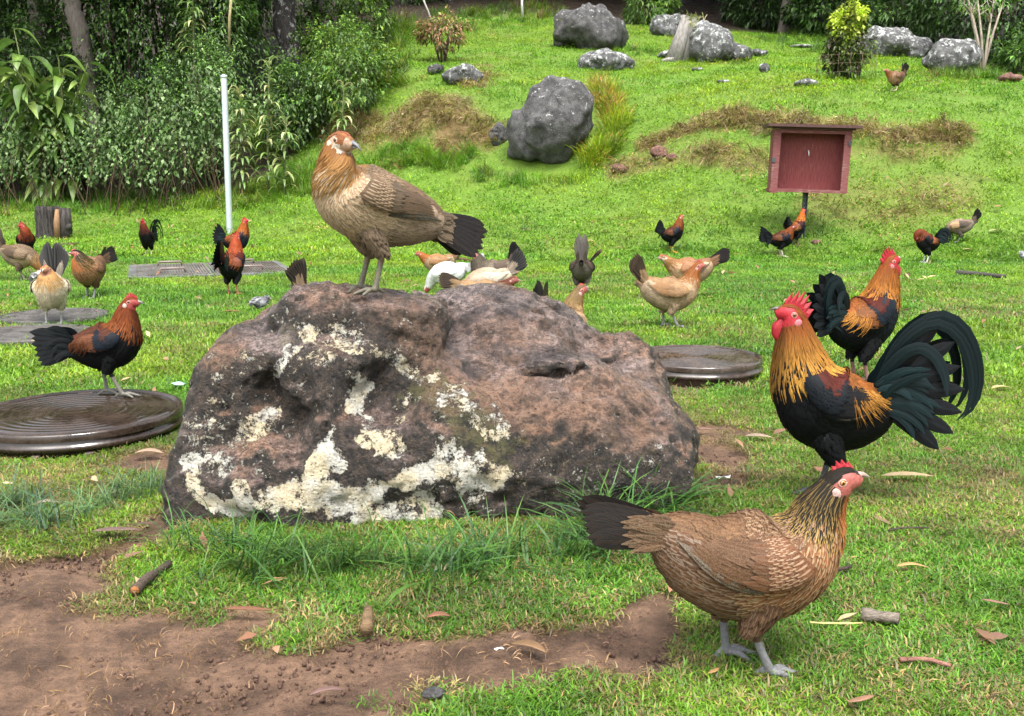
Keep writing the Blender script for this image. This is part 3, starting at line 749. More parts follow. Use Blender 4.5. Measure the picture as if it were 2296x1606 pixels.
class Loft:
    def __init__(L, st, yaw=0.0, y0=.62, y1=.86, wing=.012, sway=0.0):
        L.S, L.len = catmull(st, 80); L.yaw = yaw; L.y0 = y0; L.y1 = y1; L.wing = wing
        T = np.gradient(L.S[:, :2], axis=0); T /= np.linalg.norm(T, axis=1)[:, None]; L.T = T
        L.N = np.stack([-T[:, 1], T[:, 0]], 1)
        i = np.argmin(abs(np.linspace(0, 1, 80) - (y0 + y1) / 2)); L.px = L.S[i, 0]
        L.sway = sway
    def at(L, s, th, off=0.0):
        s, th, off = np.broadcast_arrays(np.asarray(s, float), np.asarray(th, float), np.asarray(off, float))
        f = np.clip(s, 0, 1) * 79; i = np.minimum(f.astype(int), 78); a = (f - i)[..., None]
        S = L.S[i] * (1 - a) + L.S[i + 1] * a; N = L.N[i] * (1 - a) + L.N[i + 1] * a
        over = np.minimum(s, 0)[..., None] * L.len        # past the rump: carry on along the tail line
        c = S[..., :2] + over * L.T[0]
        hw, hh = np.maximum(S[..., 2], .004), np.maximum(S[..., 3], .004); ct, sn = np.cos(th), np.sin(th)
        ath = np.abs(np.arctan2(sn, ct))
        # the folded wing swells the flank
        w = L.wing * sst(.12, .30, s) * sst(.70, .58, s) * sst(.80, 1.2, ath) * sst(1.95, 1.45, ath)
        nn = np.stack([ct / hh, sn / hw], -1); nn /= np.linalg.norm(nn, axis=-1)[..., None]
        r = off + w
        up = hh * ct + r * nn[..., 0]; y = hw * sn + r * nn[..., 1]
        p = np.stack([c[..., 0] + N[..., 0] * up, y, c[..., 1] + N[..., 1] * up], -1)
        return L.deform(p, s)
    def deform(L, p, s):
        if L.yaw:
            an = L.yaw * sst(L.y0, L.y1, s); c, n = np.cos(an), np.sin(an)
            x = p[..., 0] - L.px; y = p[..., 1]
            p = np.stack([L.px + x * c - y * n, x * n + y * c, p[..., 2]], -1)
        if L.sway:
            p = p.copy(); p[..., 1] = p[..., 1] + L.sway * sst(.4, 1, s)
        return p
    def frame(L, s=1.0):
        """head frame: origin, forward, up, left"""
        i = int(np.clip(s, 0, 1) * 79); o = np.array([L.S[i, 0], 0, L.S[i, 1]]); f = np.array([L.T[i, 0], 0, L.T[i, 1]]); u = np.array([L.N[i, 0], 0, L.N[i, 1]])
        an = L.yaw * float(sst(L.y0, L.y1, s)); M = rotz(an)
        return L.deform(o[None], np.array([s]))[0], M @ f, M @ u, M @ np.array([0, 1., 0])

class FB:
    """feather collector: each feather is a strip three points wide"""
    def __init__(s): s.V = []; s.A = {k: [] for k in ('col', 'col2', 'fu', 'fv', 'ws', 'we', 'wp', 'fs')}; s.F = []; s.n = 0
    def grid(s, G, c, c2, ws=0, we=0, wp=0, fu=None):
        """G (m,k,3) rows along the feather, columns across; c, c2 (m,3) or (3,)"""
        m, k = G.shape[:2]; s.V.append(G.reshape(-1, 3)); n = m * k
        c = np.asarray(c, float); c2 = np.asarray(c2, float)
        ex = lambda a: np.repeat(a, k, 0) if a.ndim == 2 else np.tile(a, (n, 1))
        s.A['col'].append(ex(c)); s.A['col2'].append(ex(c2))
        s.A['fu'].append(np.tile(np.linspace(-1, 1, k), m)); s.A['fv'].append(np.repeat(np.linspace(0, 1, m), k))
        for nm, v in (('ws', ws), ('we', we), ('wp', wp), ('fs', random.uniform(0, 90))): s.A[nm].append(np.full(n, float(v)))
        i = np.arange(m - 1)[:, None] * k + np.arange(k - 1); i = i.ravel() + s.n
        s.F.append(np.stack([i, i + 1, i + k + 1, i + k], 1)); s.n += n
    def build(s, name, mat):
        return mesh(name, np.concatenate(s.V), np.concatenate(s.F), mat, {k: np.concatenate(v) for k, v in s.A.items()})
W_ROUND = [.55, .95, 1.0, .72, .10]
W_POINT = [.6, 1.0, .85, .5, .04]
W_TAIL = [.35, .65, .88, .98, 1.0, 1.0, .97, .88, .60, .06]
W_LONG = [.45, .8, 1.0, 1.0, .92, .62, .08]
def drape(fb, L, s0, t0, s1, t1, w, c, c2, lift=.004, off=.0015, prof=W_ROUND, **kw):
    """a feather lying on the body from (s0,t0) to (s1,t1)"""
    m = len(prof); k = np.linspace(0, 1, m); s = s0 + (s1 - s0) * k; t = t0 + (t1 - t0) * k
    if off > .003: off = off * (.25 + .75 * sst(.70, 1.2, np.abs(t)))
    C = L.at(s, t, off + lift * k ** 1.3); C2 = L.at(s, t + .02, off + lift * k ** 1.3)
    sd = C2 - C; sd /= np.linalg.norm(sd, axis=1)[:, None] + 1e-9
    wd = (np.array(prof) * w / 2)[:, None]
    N = np.cross(np.gradient(C, axis=0), sd); N /= np.linalg.norm(N, axis=1)[:, None] + 1e-9
    # edges hug the body a little lower than the shaft
    e = L.at(s, t, off + lift * k ** 1.3 - .0012)
    G = np.stack([e - sd * wd, C, e + sd * wd], 1)
    fb.grid(G, c, c2, **kw)
def quill(fb, P, w, nrm, c, c2, prof=W_TAIL, fold=.12, **kw):
    """a free feather along points P, lying flat against nrm"""
    P = np.asarray(P, float); m = len(P); k = np.linspace(0, 1, m)
    wd = np.interp(k, np.linspace(0, 1, len(prof)), prof) * w / 2
    T = np.gradient(P, axis=0); T /= np.linalg.norm(T, axis=1)[:, None] + 1e-9
    sd = np.cross(T, np.asarray(nrm, float)); sd /= np.linalg.norm(sd, axis=1)[:, None] + 1e-9
    n2 = np.cross(sd, T); d = (wd * fold)[:, None] * n2
    G = np.stack([P - sd * wd[:, None] - d, P, P + sd * wd[:, None] - d], 1)
    fb.grid(G, c, c2, **kw)
def arc(p0, d0, L, bend, n=7, side=0.0):
    """points from p0, starting along d0 (angle in the x-z plane), turning by bend over length L"""
    a = d0; p = np.array(p0, float); out = [p.copy()]
    for i in range(n - 1):
        p = p + L / (n - 1) * np.array([math.cos(a) * math.cos(side), math.sin(side), math.sin(a) * math.cos(side)]); a += bend / (n - 1); out.append(p.copy())
    return np.array(out)
def lerp(a, b, t): return np.asarray(a) * (1 - t) + np.asarray(b) * t
def jit(c, v=.12): return np.clip(np.asarray(c, float) * (1 + random.uniform(-v, v)), 0, 1)

BLK = (.006, .0065, .008); GRNB = (.008, .022, .024); BLUB = (.012, .018, .028)
ORG = (.42, .13, .018); GOLD = (.62, .33, .06); MAH = (.11, .018, .010); CHEST = (.24, .075, .022)
RED = (.50, .018, .032); SKIN = (.42, .11, .085)
PAL = {
 'red_rooster': dict(hk0=(.30, .075, .012), hk1=(.95, .50, .085), hks=(.05, .02, .01), hws=.6, back=MAH, breast=BLK, belly=BLK, wingbow=MAH, bar=(.009, .012, .017), bay=(.010, .010, .012), prim=BLK, sad0=(.52, .18, .03), sad1=(.85, .42, .08), tail=BLK, tailc=GRNB, face=RED, ear=(.62, .20, .22), leg=(.10, .10, .11), beak=(.16, .13, .12), iris=(.30, .09, .02), thigh=BLK),
 'bay_rooster': dict(hk0=(.34, .085, .014), hk1=(.80, .33, .05), hks=(.05, .02, .01), hws=.55, back=MAH, breast=BLUB, belly=BLK, wingbow=MAH, bar=BLUB, bay=(.27, .095, .03), prim=BLK, sad0=(.50, .16, .03), sad1=(.80, .36, .06), tail=BLK, tailc=GRNB, face=RED, ear=(.55, .2, .2), leg=(.33, .17, .15), beak=(.42, .36, .30), iris=(.30, .09, .02), thigh=BLK),
 'cockerel': dict(hk0=(.25, .05, .012), hk1=(.36, .105, .018), hks=(.03, .012, .01), hws=.5, back=(.12, .035, .015), breast=BLK, belly=BLK, wingbow=(.10, .03, .014), bar=BLUB, bay=(.21, .075, .03), prim=BLK, sad0=(.10, .03, .012), sad1=(.17, .055, .018), tail=BLK, tailc=BLK, face=(.42, .07, .06), ear=(.62, .50, .42), leg=(.20, .19, .16), beak=(.30, .28, .26), iris=(.16, .05, .02), thigh=BLK),
 'brown_hen': dict(hk0=(.022, .017, .010), hk1=(.022, .017, .010), hks=(.80, .52, .16), hws=.0, hwe=.9, back=(.15, .068, .030), breast=(.36, .135, .046), bs=(.60, .42, .25), belly=(.14, .075, .040), wingbow=(.19, .066, .024), bar=(.15, .060, .024), bay=(.105, .053, .026), prim=(.085, .062, .046), sad0=(.13, .07, .036), sad1=(.13, .07, .036), tail=(.030, .029, .030), tailc=(.095, .052, .028), face=(.46, .13, .105), ear=(.58, .38, .34), leg=(.20, .20, .205), beak=(.40, .30, .26), iris=(.48, .20, .04), thigh=(.15, .078, .040), streak=1, pep=.5),
 'tan_hen': dict(hk0=(.40, .17, .05), hk1=(.56, .31, .10), hks=(.12, .05, .02), hws=.35, back=(.14, .094, .058), breast=(.60, .40, .23), bs=(.74, .60, .42), belly=(.31, .225, .155), wingbow=(.175, .108, .060), bar=(.125, .085, .053), bay=(.11, .077, .05), prim=(.045, .042, .034), sad0=(.15, .105, .07), sad1=(.14, .1, .066), tail=(.014, .013, .014), tailc=(.10, .075, .055), face=(.56, .36, .24), ear=(.75, .60, .45), leg=(.155, .14, .10), beak=(.19, .19, .21), iris=(.13, .05, .02), thigh=(.25, .175, .115), throat=(1.0, .86, .70), headt=2.4, crown=(.42, .15, .07), streak=1, pep=.35),
 'buff_hen': dict(hk0=(.40, .13, .035), hk1=(.48, .20, .06), hks=(.25, .08, .03), hws=.3, back=(.46, .27, .13), breast=(.56, .37, .20), bs=(.66, .5, .33), belly=(.52, .38, .24), wingbow=(.46, .25, .115), bar=(.44, .25, .12), bay=(.40, .22, .10), prim=(.22, .13, .07), sad0=(.48, .30, .16), sad1=(.5, .33, .18), tail=(.04, .032, .028), tailc=(.34, .21, .11), face=(.46, .13, .10), ear=(.55, .3, .25), leg=(.25, .25, .24), beak=(.40, .32, .26), iris=(.3, .12, .03), thigh=(.5, .36, .22), streak=1, pep=.1),
 'grey_hen': dict(hk0=(.09, .07, .05), hk1=(.12, .10, .07), hks=(.36, .29, .18), hws=.0, hwe=.8, back=(.085, .075, .066), breast=(.12, .095, .075), bs=(.3, .25, .2), belly=(.15, .13, .11), wingbow=(.1, .08, .066), bar=(.08, .07, .062), bay=(.085, .07, .06), prim=(.05, .045, .042), sad0=(.10, .085, .07), sad1=(.1, .09, .08), tail=(.020, .020, .021), tailc=(.09, .08, .07), face=(.45, .12, .10), ear=(.55, .3, .25), leg=(.22, .22, .21), beak=(.35, .28, .22), iris=(.3, .12, .03), thigh=(.12, .1, .09), streak=1, pep=.5),
 'cream_hen': dict(hk0=(.52, .28, .10), hk1=(.60, .40, .18), hks=(.30, .13, .05), hws=.6, back=(.36, .32, .25), breast=(.66, .56, .38), bs=(.70, .62, .45), belly=(.66, .58, .42), wingbow=(.40, .34, .25), bar=(.42, .38, .30), bay=(.5, .45, .36), prim=(.25, .23, .2), sad0=(.33, .29, .23), sad1=(.36, .32, .26), tail=(.028, .030, .034), tailc=(.30, .27, .23), face=(.46, .20, .13), ear=(.6, .45, .35), leg=(.32, .31, .29), beak=(.42, .34, .27), iris=(.3, .12, .03), thigh=(.6, .52, .38), streak=1, pep=.5),
 'white_hen': dict(hk0=(.74, .74, .73), hk1=(.76, .76, .75), hks=(.7, .7, .7), hws=0, back=(.76, .76, .76), breast=(.76, .76, .76), bs=(.7, .7, .7), belly=(.74, .74, .74), wingbow=(.76, .76, .76), bar=(.76, .76, .76), bay=(.75, .75, .75), prim=(.7, .7, .7), sad0=(.76, .76, .76), sad1=(.76, .76, .76), tail=(.72, .72, .72), tailc=(.72, .72, .72), face=(.5, .1, .09), ear=(.6, .4, .4), leg=(.4, .32, .2), beak=(.45, .35, .2), iris=(.3, .12, .03), thigh=(.72, .72, .72), streak=0, pep=0),
}
for _p in PAL.values():
    for _k, _v in _p.items():
        if isinstance(_v, tuple) and _k not in ('leg', 'beak', 'iris', 'face', 'ear'): _p[_k] = tuple(.44 * x for x in _v)
        elif isinstance(_v, tuple) and _k != 'iris': _p[_k] = tuple(.62 * x for x in _v)
for _k in ('hk0', 'hk1', 'back', 'breast', 'belly', 'wingbow', 'bar', 'bay', 'prim', 'sad0', 'sad1', 'thigh'): PAL['white_hen'][_k] = (.62, .62, .61)
_B = [list(x) for x in HEN[:5]]
PECK = [(-.170, .268, .010, .014), (-.150, .262, .026, .032), (-.118, .246, .044, .052), (-.078, .222, .062, .074), (-.025, .208, .076, .092), (.035, .200, .080, .094), (.085, .190, .070, .080), (.125, .168, .050, .056), (.150, .138, .036, .041), (.170, .104, .028, .032), (.186, .074, .0225, .026), (.196, .050, .0150, .017), (.200, .038, .0085, .0095)]
LOW = _B + [(.035, .203, .080, .098), (.085, .218, .068, .078), (.125, .238, .046, .052), (.155, .262, .034, .038), (.180, .284, .027, .030), (.205, .298, .0225, .026), (.226, .295, .015, .017), (.237, .291, .0085, .0095)]
HUNCH = _B + [(.030, .205, .082, .100), (.070, .228, .078, .088), (.094, .262, .060, .066), (.105, .293, .045, .049), (.113, .316, .034, .038), (.130, .332, .0235, .027), (.150, .331, .0150, .017), (.160, .328, .0085, .0095)]
COCK = [(-.160, .205, .012, .016), (-.138, .206, .030, .036), (-.105, .205, .046, .056), (-.065, .204, .062, .076), (-.015, .206, .074, .092), (.035, .222, .078, .096), (.068, .256, .066, .082), (.084, .298, .046, .056), (.090, .335, .034, .041), (.098, .366, .027, .032), (.116, .386, .0225, .026), (.136, .384, .0150, .017), (.146, .381, .0085, .0095)]
PERCH = [(-.215, .172, .014, .018), (-.195, .180, .030, .038), (-.160, .192, .048, .058), (-.110, .205, .066, .078), (-.050, .220, .080, .092), (.010, .240, .086, .098), (.062, .272, .080, .094), (.092, .312, .057, .072), (.100, .350, .041, .051), (.103, .378, .033, .039), (.114, .399, .0275, .0315), (.140, .398, .0200, .0230), (.158, .390, .0105, .0115)]
PREEN = [list(x) for x in ROO[:6]] + [(.094, .345, .052, .062), (.122, .352, .042, .048), (.140, .325, .034, .038), (.138, .292, .0255, .0285), (.124, .276, .018, .0195), (.114, .272, .011, .012)]
RED = (.25, .007, .014)
for _k in ('back', 'breast', 'belly', 'wingbow', 'bar', 'bay', 'sad0', 'sad1', 'thigh', 'hk0', 'hk1'): PAL['cream_hen'][_k] = tuple(min(.8, 1.55 * x) for x in PAL['cream_hen'][_k])
def bird(label, cat, vx, vy, heading, pal, male=False, height=None, yaw=0.0, prof=None, detail=1.0, comb=1.0, tail='hen', tail_ang=None, fan=.25, legs=((0, 0), (0, 0)), group=None, at_point=None, name=None, tailL=1.0, tail_n=7, sickle=None, fanface=0.0, spread=.018, beak=1.0, tail_w=.040, cov=1.0, hackle_len=1.0, over={}, seed=0, drop=0.0, roll=0, nolegs=False, sepfeathers=False, sink=0.0, wing_flare=0):
    random.seed(seed * 13 + 5); r = np.random.default_rng(seed + 100)
    p = dict(PAL[pal]); p.update(over)
    st = [list(x) for x in (prof or (ROO if male else HEN))]
    L = Loft(st, yaw, wing=.012)
    k = height if height else 1.0
    g = np.array(at_point) if at_point is not None else hit(vx, vy)
    root = thing(name or ('rooster' if male else 'hen'), label, cat, (g[0], g[1], g[2] - sink), R(heading), group, scale=k)
    hair = max(.80, 1.0 / math.sqrt(detail))
    # ---- body: trunk, neck, head, thighs, shanks and toes in one skin
    mb = MB(); ns = 46; s = np.linspace(0, 1, ns); nt_ = 22; th = np.arange(nt_) * 2 * np.pi / nt_
    V = L.at(s[:, None], th[None, :]).reshape(-1, 3); i = np.arange(ns - 1)[:, None] * nt_; j = np.arange(nt_); j2 = (j + 1) % nt_
    F = np.stack([i + j, i + j2, i + nt_ + j2, i + nt_ + j], -1).reshape(-1, 4)
    ss_ = np.repeat(s, nt_); tt = np.abs(np.arctan2(np.sin(np.tile(th, ns)), np.cos(np.tile(th, ns))))
    base = np.where((tt > 2.2)[:, None], p['belly'], np.where((tt > 1.2)[:, None], lerp(p['belly'], p['breast'], .5), p['back']))
    base = np.where((ss_ > .38)[:, None] & (tt > 1.3)[:, None], p['breast'], base)
    base = np.where((ss_ > .64)[:, None], p['hk0'], base)
    if 'throat' in p: base = np.where(((ss_ > .87) & (tt > 1.9))[:, None], p['throat'], base)
    fa = sst(.865, .90, ss_)[:, None] * sst(.55, .9, tt)[:, None]; base = base * (1 - fa) + np.asarray(p['face']) * fa
    mb.put(V, F, base * .9)
    e0, e1 = (ns - 1) * nt_, 0
    mb.put(np.vstack([V[:nt_].mean(0), V[:nt_]]), np.stack([np.zeros(nt_, int), 1 + j2, 1 + j], 1), p['back'])
    mb.put(np.vstack([V[-nt_:].mean(0), V[-nt_:]]), np.stack([np.zeros(nt_, int), 1 + j, 1 + j2], 1), p['face'])
    hipz = (.17 if not male else .20) if prof is not PERCH else .19; hipx = .0
    feet = []
    for sd, (fx, lift) in zip((1, -1), legs):
        hip = np.array([hipx + .010, sd * .026, hipz + .03]); hock = np.array([hipx - .012 + fx * .55, sd * .040, hipz * .56 + lift * .6]); foot = np.array([hipx + .012 + fx, sd * .040, .010 + lift])
        knee = hip * .5 + hock * .5 + np.array([.020, sd * .006, .0])
        mb.tube([hip, knee, hock * .75 + knee * .25, hock], [.040, .037, .022, .011], 10, p['thigh'])
        lg = p['leg']
        mb.tube([hock + (0, 0, .006), hock, (hock + foot) / 2, foot + (0, 0, .004)], [.0098, .0095, .0078, .0088], 9, lg)
        tl = .052 if not male else .058
        for an, ln in ((-.55, .9), (0, 1.1), (.55, .9), (math.pi + sd * .35, .45)):
            d = np.array([math.cos(an), math.sin(an), 0])
            mid = foot + d * tl * ln * .5 + (0, 0, .003 - lift * .12); tip = foot + d * tl * ln + np.array([0, 0, -.006 - lift * .45])
            mb.tube([foot, mid, tip, tip + d * .011 + (0, 0, -.004)], [.0076, .0064, .0050, .0016], 7, lg)
        feet.append((hock, foot))
    Vb = np.concatenate(mb.v); Cb = np.concatenate(mb.c)
    tmp = bpy.data.objects.new('tmp_body', mb.build('tmp_body', None)); COL.objects.link(tmp)
    rm = tmp.modifiers.new('skin', 'REMESH'); rm.mode = 'VOXEL'; rm.voxel_size = .0030 if detail > 1.5 else (.0042 if detail > .6 else .0055); rm.use_smooth_shade = True
    dg = bpy.context.evaluated_depsgraph_get(); bm_ = bpy.data.meshes.new_from_object(tmp.evaluated_get(dg))
    bpy.data.objects.remove(tmp)
    kd = kdtree.KDTree(len(Vb))
    for q_, v in enumerate(Vb): kd.insert(v, q_)
    kd.balance()
    co = np.empty(len(bm_.vertices) * 3, np.float32); bm_.vertices.foreach_get('co', co); co = co.reshape(-1, 3)
    cc = np.array([Cb[kd.find(v)[1]] for v in co], np.float32)
    for a_ in list(bm_.attributes):
        if a_.name == 'col': bm_.attributes.remove(a_)
    at_ = bm_.attributes.new('col', 'FLOAT_COLOR', 'POINT'); at_.data.foreach_set('color', np.concatenate([cc, np.ones((len(cc), 1), np.float32)], 1).ravel())
    bm_.materials.clear(); bm_.materials.append(m_skinb); bm_.name = 'bird_body'
    add('body', bm_, root)
    # ---- body feathers
    fb = FB(); sp = .0125 * hair; Lf = (.036 if not male else .038) * hair ** .6
    A = L.len
    def coat_col(s_, t_):
        """colour, second colour, streak, edge and pepper of the coat at a place on the body"""
        at_ = abs(t_); n = r.normal(0, .5)
        sdl = sst(1.15, .9, at_) * sst(.42, .36, s_)
        st_ = p.get('streak', 0)
        if 'throat' in p and at_ > 2.3 and s_ > .85: return p['throat'], p['throat'], 0, 0, 0
        if at_ < 1.0 + .05 * n:
            if s_ < .40: return lerp(p['sad0'], p['back'], .4), lerp(p['back'], (.36, .22, .12), .4), .3 * st_, .15 * st_, p.get('pep', 0)
            return p['back'], lerp(p['back'], (.46, .32, .20), .5), .6 * st_, 0, p.get('pep', 0)
        if s_ > .40 + .04 * n and at_ > 1.1:
            c = lerp(p['breast'], p['belly'], float(sst(.52, .34, s_ - .05 * (at_ - 2))))
            return c, p.get('bs', c), .95 * st_, .38 * st_, 0
        return lerp(p['belly'], p['breast'], .15), lerp(p['belly'], (.6, .5, .4), .35), .5 * st_, .12 * st_, 0
    row = 0; s_ = .72 if male else .80
    while s_ > .02:
        rad = np.interp(s_, np.linspace(0, 1, 80), (L.S[:, 2] + L.S[:, 3]) / 2); nn = max(7, int(2 * np.pi * rad / sp))
        for q_ in range(nn):
            t_ = (q_ + .5 * (row % 2) + r.uniform(-.25, .25)) / nn * 2 * np.pi - np.pi
            if .20 < s_ < .56 and .72 < abs(t_) < 1.72: continue
            sj = s_ + r.uniform(-.4, .4) * sp / A
            c, c2, ws, we, wp = coat_col(sj, t_)
            ln = Lf * r.uniform(.85, 1.2) * (1.25 if sj < .4 else 1.0)
            t1 = t_ + np.sign(t_) * r.uniform(.0, .10)
            drape(fb, L, sj, t_, sj - ln / A, t1 + r.normal(0, .05), (.026 + .002 * (sj < .4)) * hair ** .7, np.asarray(jit(c, .24)) * (1 + .30 * float(vnoise(np.array([[sj * 9 + seed, t_ * 2.2, 1.]]), 5)[0])), jit(c2, .1), lift=.0045 + r.uniform(0, .002), ws=ws, we=we, wp=wp)
        s_ -= sp * .8 / A; row += 1
    # fluff of the thighs and vent
    for sd, (hock, foot) in zip((1, -1), feet):
        for q_ in range(int(300 * detail ** .5)):
            a_ = r.uniform(0, 2 * np.pi); z_ = r.uniform(.08, 1); o_ = np.array([math.cos(a_), math.sin(a_), 0])
            hip = np.array([hipx + .010, sd * .026, hipz + .03]); knee = hip * .5 + hock * .5 + np.array([.020, sd * .006, .0]); PL = np.array([hip, knee, hock * .75 + knee * .25, hock])
            b0 = np.array([np.interp(z_, (0, .45, .82, 1), PL[:, k_]) for k_ in range(3)]); P0 = b0 + o_ * (np.interp(z_, (0, .45, .82, 1), (.041, .038, .023, .012)) + .0015)
            ln = Lf * .6; P = np.array([P0, P0 + o_ * .002 + (-.004, 0, -ln * .5), P0 + o_ * .0005 + (-.008, 0, -ln)])
            quill(fb, P, .012 * hair ** .5, o_, jit(p['thigh'], .2), lerp(p['thigh'], (.5, .4, .3), .3), prof=[.6, 1, .15], ws=.4 * p.get('streak', 0))
    o = add('plumage', fb.build('plumage', m_feather), root); kind(o, 'stuff')
    # ---- wings
    for sd in (1, -1):
        fb = FB()
        wl = lambda s_: None
        # primaries, secondaries, bars and bow from below upward, each layer over the last
        def wf(s0, t0, s1, t1, w, c, c2, off, prof=W_LONG, **kw): drape(fb, L, s0, sd * t0, s1, sd * t1, w, c, c2, lift=.003, off=off, prof=prof, **kw)
        pp = p.get('pep', 0); sk = p.get('streak', 0)
        for q_ in range(6):
            f_ = q_ / 5; wf(.42 - .02 * f_, 1.74 - .05 * f_, .06 + .025 * f_, 1.34 + .07 * f_, .019, jit(p['prim']), lerp(p['prim'], (.6, .5, .35), .5), .004 + .0008 * q_, ws=.15, we=.12 * sk, wp=pp * .5)
        for q_ in range(8):
            f_ = q_ / 7; wf(.44 + .02 * f_, 1.62 - .62 * f_, .115 + .05 * f_, 1.38 - .62 * f_, .023, jit(p['bay'], .1), lerp(p['bay'], (.01, .01, .01), .75) if male else lerp(p['bay'], (.26, .15, .08), .4), .0075 + .0007 * q_, ws=.12, we=.35 if male else .25 * sk, wp=pp)
        for q_ in range(9):
            f_ = q_ / 8; wf(.50, 1.60 - .80 * f_, .335 + .02 * r.uniform(-1, 1), 1.50 - .78 * f_, .021, jit(p['bar'], .3), lerp(p['bar'], (.02, .03, .045), .5) if male else lerp(p['bar'], (.25, .2, .14), .4), .0105 + .0004 * q_, prof=W_ROUND, ws=.25 * sk, we=.18 * sk, wp=pp * .6)
        for rw in range(6):
            s0 = .505 + .022 * rw; nn = max(6, int(9 / hair ** .5))
            for q_ in range(nn):
                f_ = (q_ + .5 * (rw % 2) + r.uniform(-.2, .2)) / nn
                wf(s0, 1.62 - .86 * f_, s0 - .085, 1.60 - .86 * f_, .019, jit(p['wingbow'] if (not male or f_ > .40 + .1 * r.normal()) else p['bar'], .25), lerp(p['wingbow'], (.40, .30, .20), .6) if not male else (.02, .012, .01), .0118 + .0006 * rw, prof=W_ROUND, ws=.85 * sk, we=.15 * sk, wp=pp * .4)
        o = add('wing', fb.build('wing', m_feather), root)
    if wing_flare:
        fb = FB()
        for q_ in range(9):
            f_ = q_ / 8; a_ = 2.1 - .9 * f_
            quill(fb, arc((-.02, wing_flare * .05, .24), a_, .17, .5, side=wing_flare * (.5 + .25 * f_)), .028, (.3, 1 * wing_flare, .3), jit(p['prim'], .3), (.3, .2, .1), we=.3)
        add('wing', fb.build('raised_wing', m_feather), root)
    # ---- neck hackle
    fb = FB(); hl = (.062 if male else .040) * hackle_len
    rows = int((9 if male else 8) * detail ** .35)
    for rw in range(rows):
        s_ = .755 + .135 * rw / (rows - 1) if not male else .68 + .20 * rw / (rows - 1)
        rad = np.interp(s_, np.linspace(0, 1, 80), (L.S[:, 2] + L.S[:, 3]) / 2); nn = max(9, int(2 * np.pi * rad / (.0075 * hair)))
        for q_ in range(nn):
            t_ = (q_ + r.uniform(0, 1)) / nn * 2 * np.pi - np.pi
            ln = hl * r.uniform(.8, 1.15) * (1.15 - .3 * abs(t_) / np.pi)
            if 'throat' in p and abs(t_) > 2.3 and s_ > .85: continue
            kk = np.linspace(0, 1, 5)[:, None]; f_ = np.clip(((.89 - s_) / (.21 if male else .14)) * .75 + kk * .45 - .1, 0, 1); front = float(sst(1.9, 2.6, abs(t_)))
            c = np.asarray(p['hk0']) * (1 - f_) + np.asarray(p['hk1']) * f_
            if front and male: c = c * (1 - .55 * front)
            if pal in ('brown_hen',): c = c * (1 - front) + np.asarray((.27, .085, .025)) * front
            drape(fb, L, s_, t_, s_ - ln / A, t_ + r.normal(0, .06), (.0085 if male else .0105) * hair ** .7, c * random.uniform(.8, 1.2), p['hks'], lift=.005 + r.uniform(0, .003), off=.0025, prof=W_POINT, ws=p['hws'], we=p.get('hwe', 0) * (.35 + .65 * float(np.clip((.89 - s_) / .12, 0, 1))) * (1 - .7 * front))
    # short feathers of the crown and nape, round the bare face
    tl = p.get('headt', .85); nrow = 7
    for rw in range(nrow):
        s_ = .865 + .095 * rw / (nrow - 1)
        for q_ in range(int(26 / hair)):
            t_ = r.uniform(-tl, tl) * (1 if s_ < .945 else .7)
            if tl > 1.5 and .89 < s_ < .955 and .75 < abs(t_) < 1.65: continue
            c = jit(lerp(p['hk0'], p.get('crown', p['hk0']), .7), .3)
            if tl > 1.5 and abs(t_) > 1.6: c = jit(p.get('throat', c), .15)
            drape(fb, L, s_, t_, s_ - .020 / A * 1.0, t_ + r.normal(0, .05), .0075, c, p['hks'], lift=.0015, off=.001, prof=W_ROUND, ws=p['hws'] * .5)
    add('hackle', fb.build('hackle', m_feather), root)
    # ---- saddle of the roosters
    if male:
        fb = FB()
        for q_ in range(int(260 * detail ** .5)):
            sd = random.choice((-1, 1)); s_ = r.uniform(.08, .40); t_ = abs(r.normal(0, .40)); kk = np.linspace(0, 1, 5)[:, None]
            lt = r.uniform(.6, 1.45) * (1 if s_ < .34 else .5)
            c = np.asarray(p['sad0']) * (1 - kk) + np.asarray(p['sad1']) * kk
            drape(fb, L, s_, sd * t_, s_ - r.uniform(.06, .13), sd * min(t_ + lt, 1.95), .0085, c * random.uniform(.75, 1.2), (.06, .02, .01), lift=.004, off=.0055 if s_ > .33 else .010, prof=W_POINT, ws=.45)
        add('saddle', fb.build('saddle', m_feather), root)
    # ---- tail
    def tail_part(nm, P, w, nrm, c, c2=None, mat=m_gloss, **kw):
        fb = FB(); quill(fb, P, w, nrm, c, c if c2 is None else c2, **kw); return fb.build(nm, mat)
    parts = []
    b0 = np.array([L.S[2, 0], 0, L.S[2, 1]])
    if tail == 'hen':
        a0, a1 = tail_ang or (R(118), R(160)); TL = .165 * tailL
        for sd in (1, -1):
            for q_ in range(tail_n):
                f_ = q_ / (tail_n - 1); a_ = a0 + (a1 - a0) * (f_ ** 1.0); ln = TL * (1 - .16 * abs(f_ - .2)) * r.uniform(.96, 1.03)
                P = arc(b0 + (0.015, sd * (.006 + .014 * f_), spread * (.65 - f_)), a_ - .05, ln, .06 + .14 * f_, n=10, side=sd * fan * ((.15 if not fanface else -.06) + .85 * f_))
                P[:, 1] += sd * .0022 * (tail_n - q_) * np.linspace(0, 1, 10)
                parts.append((P, tail_w, (0.12 + 1.5 * fanface, sd * (1 - fanface), .35 * fan), jit(p['tail'], .2), lerp(p['tail'], p['tailc'], .8)))
    else:
        TL = .205 * tailL; a0, a1 = tail_ang or (R(124), R(216))
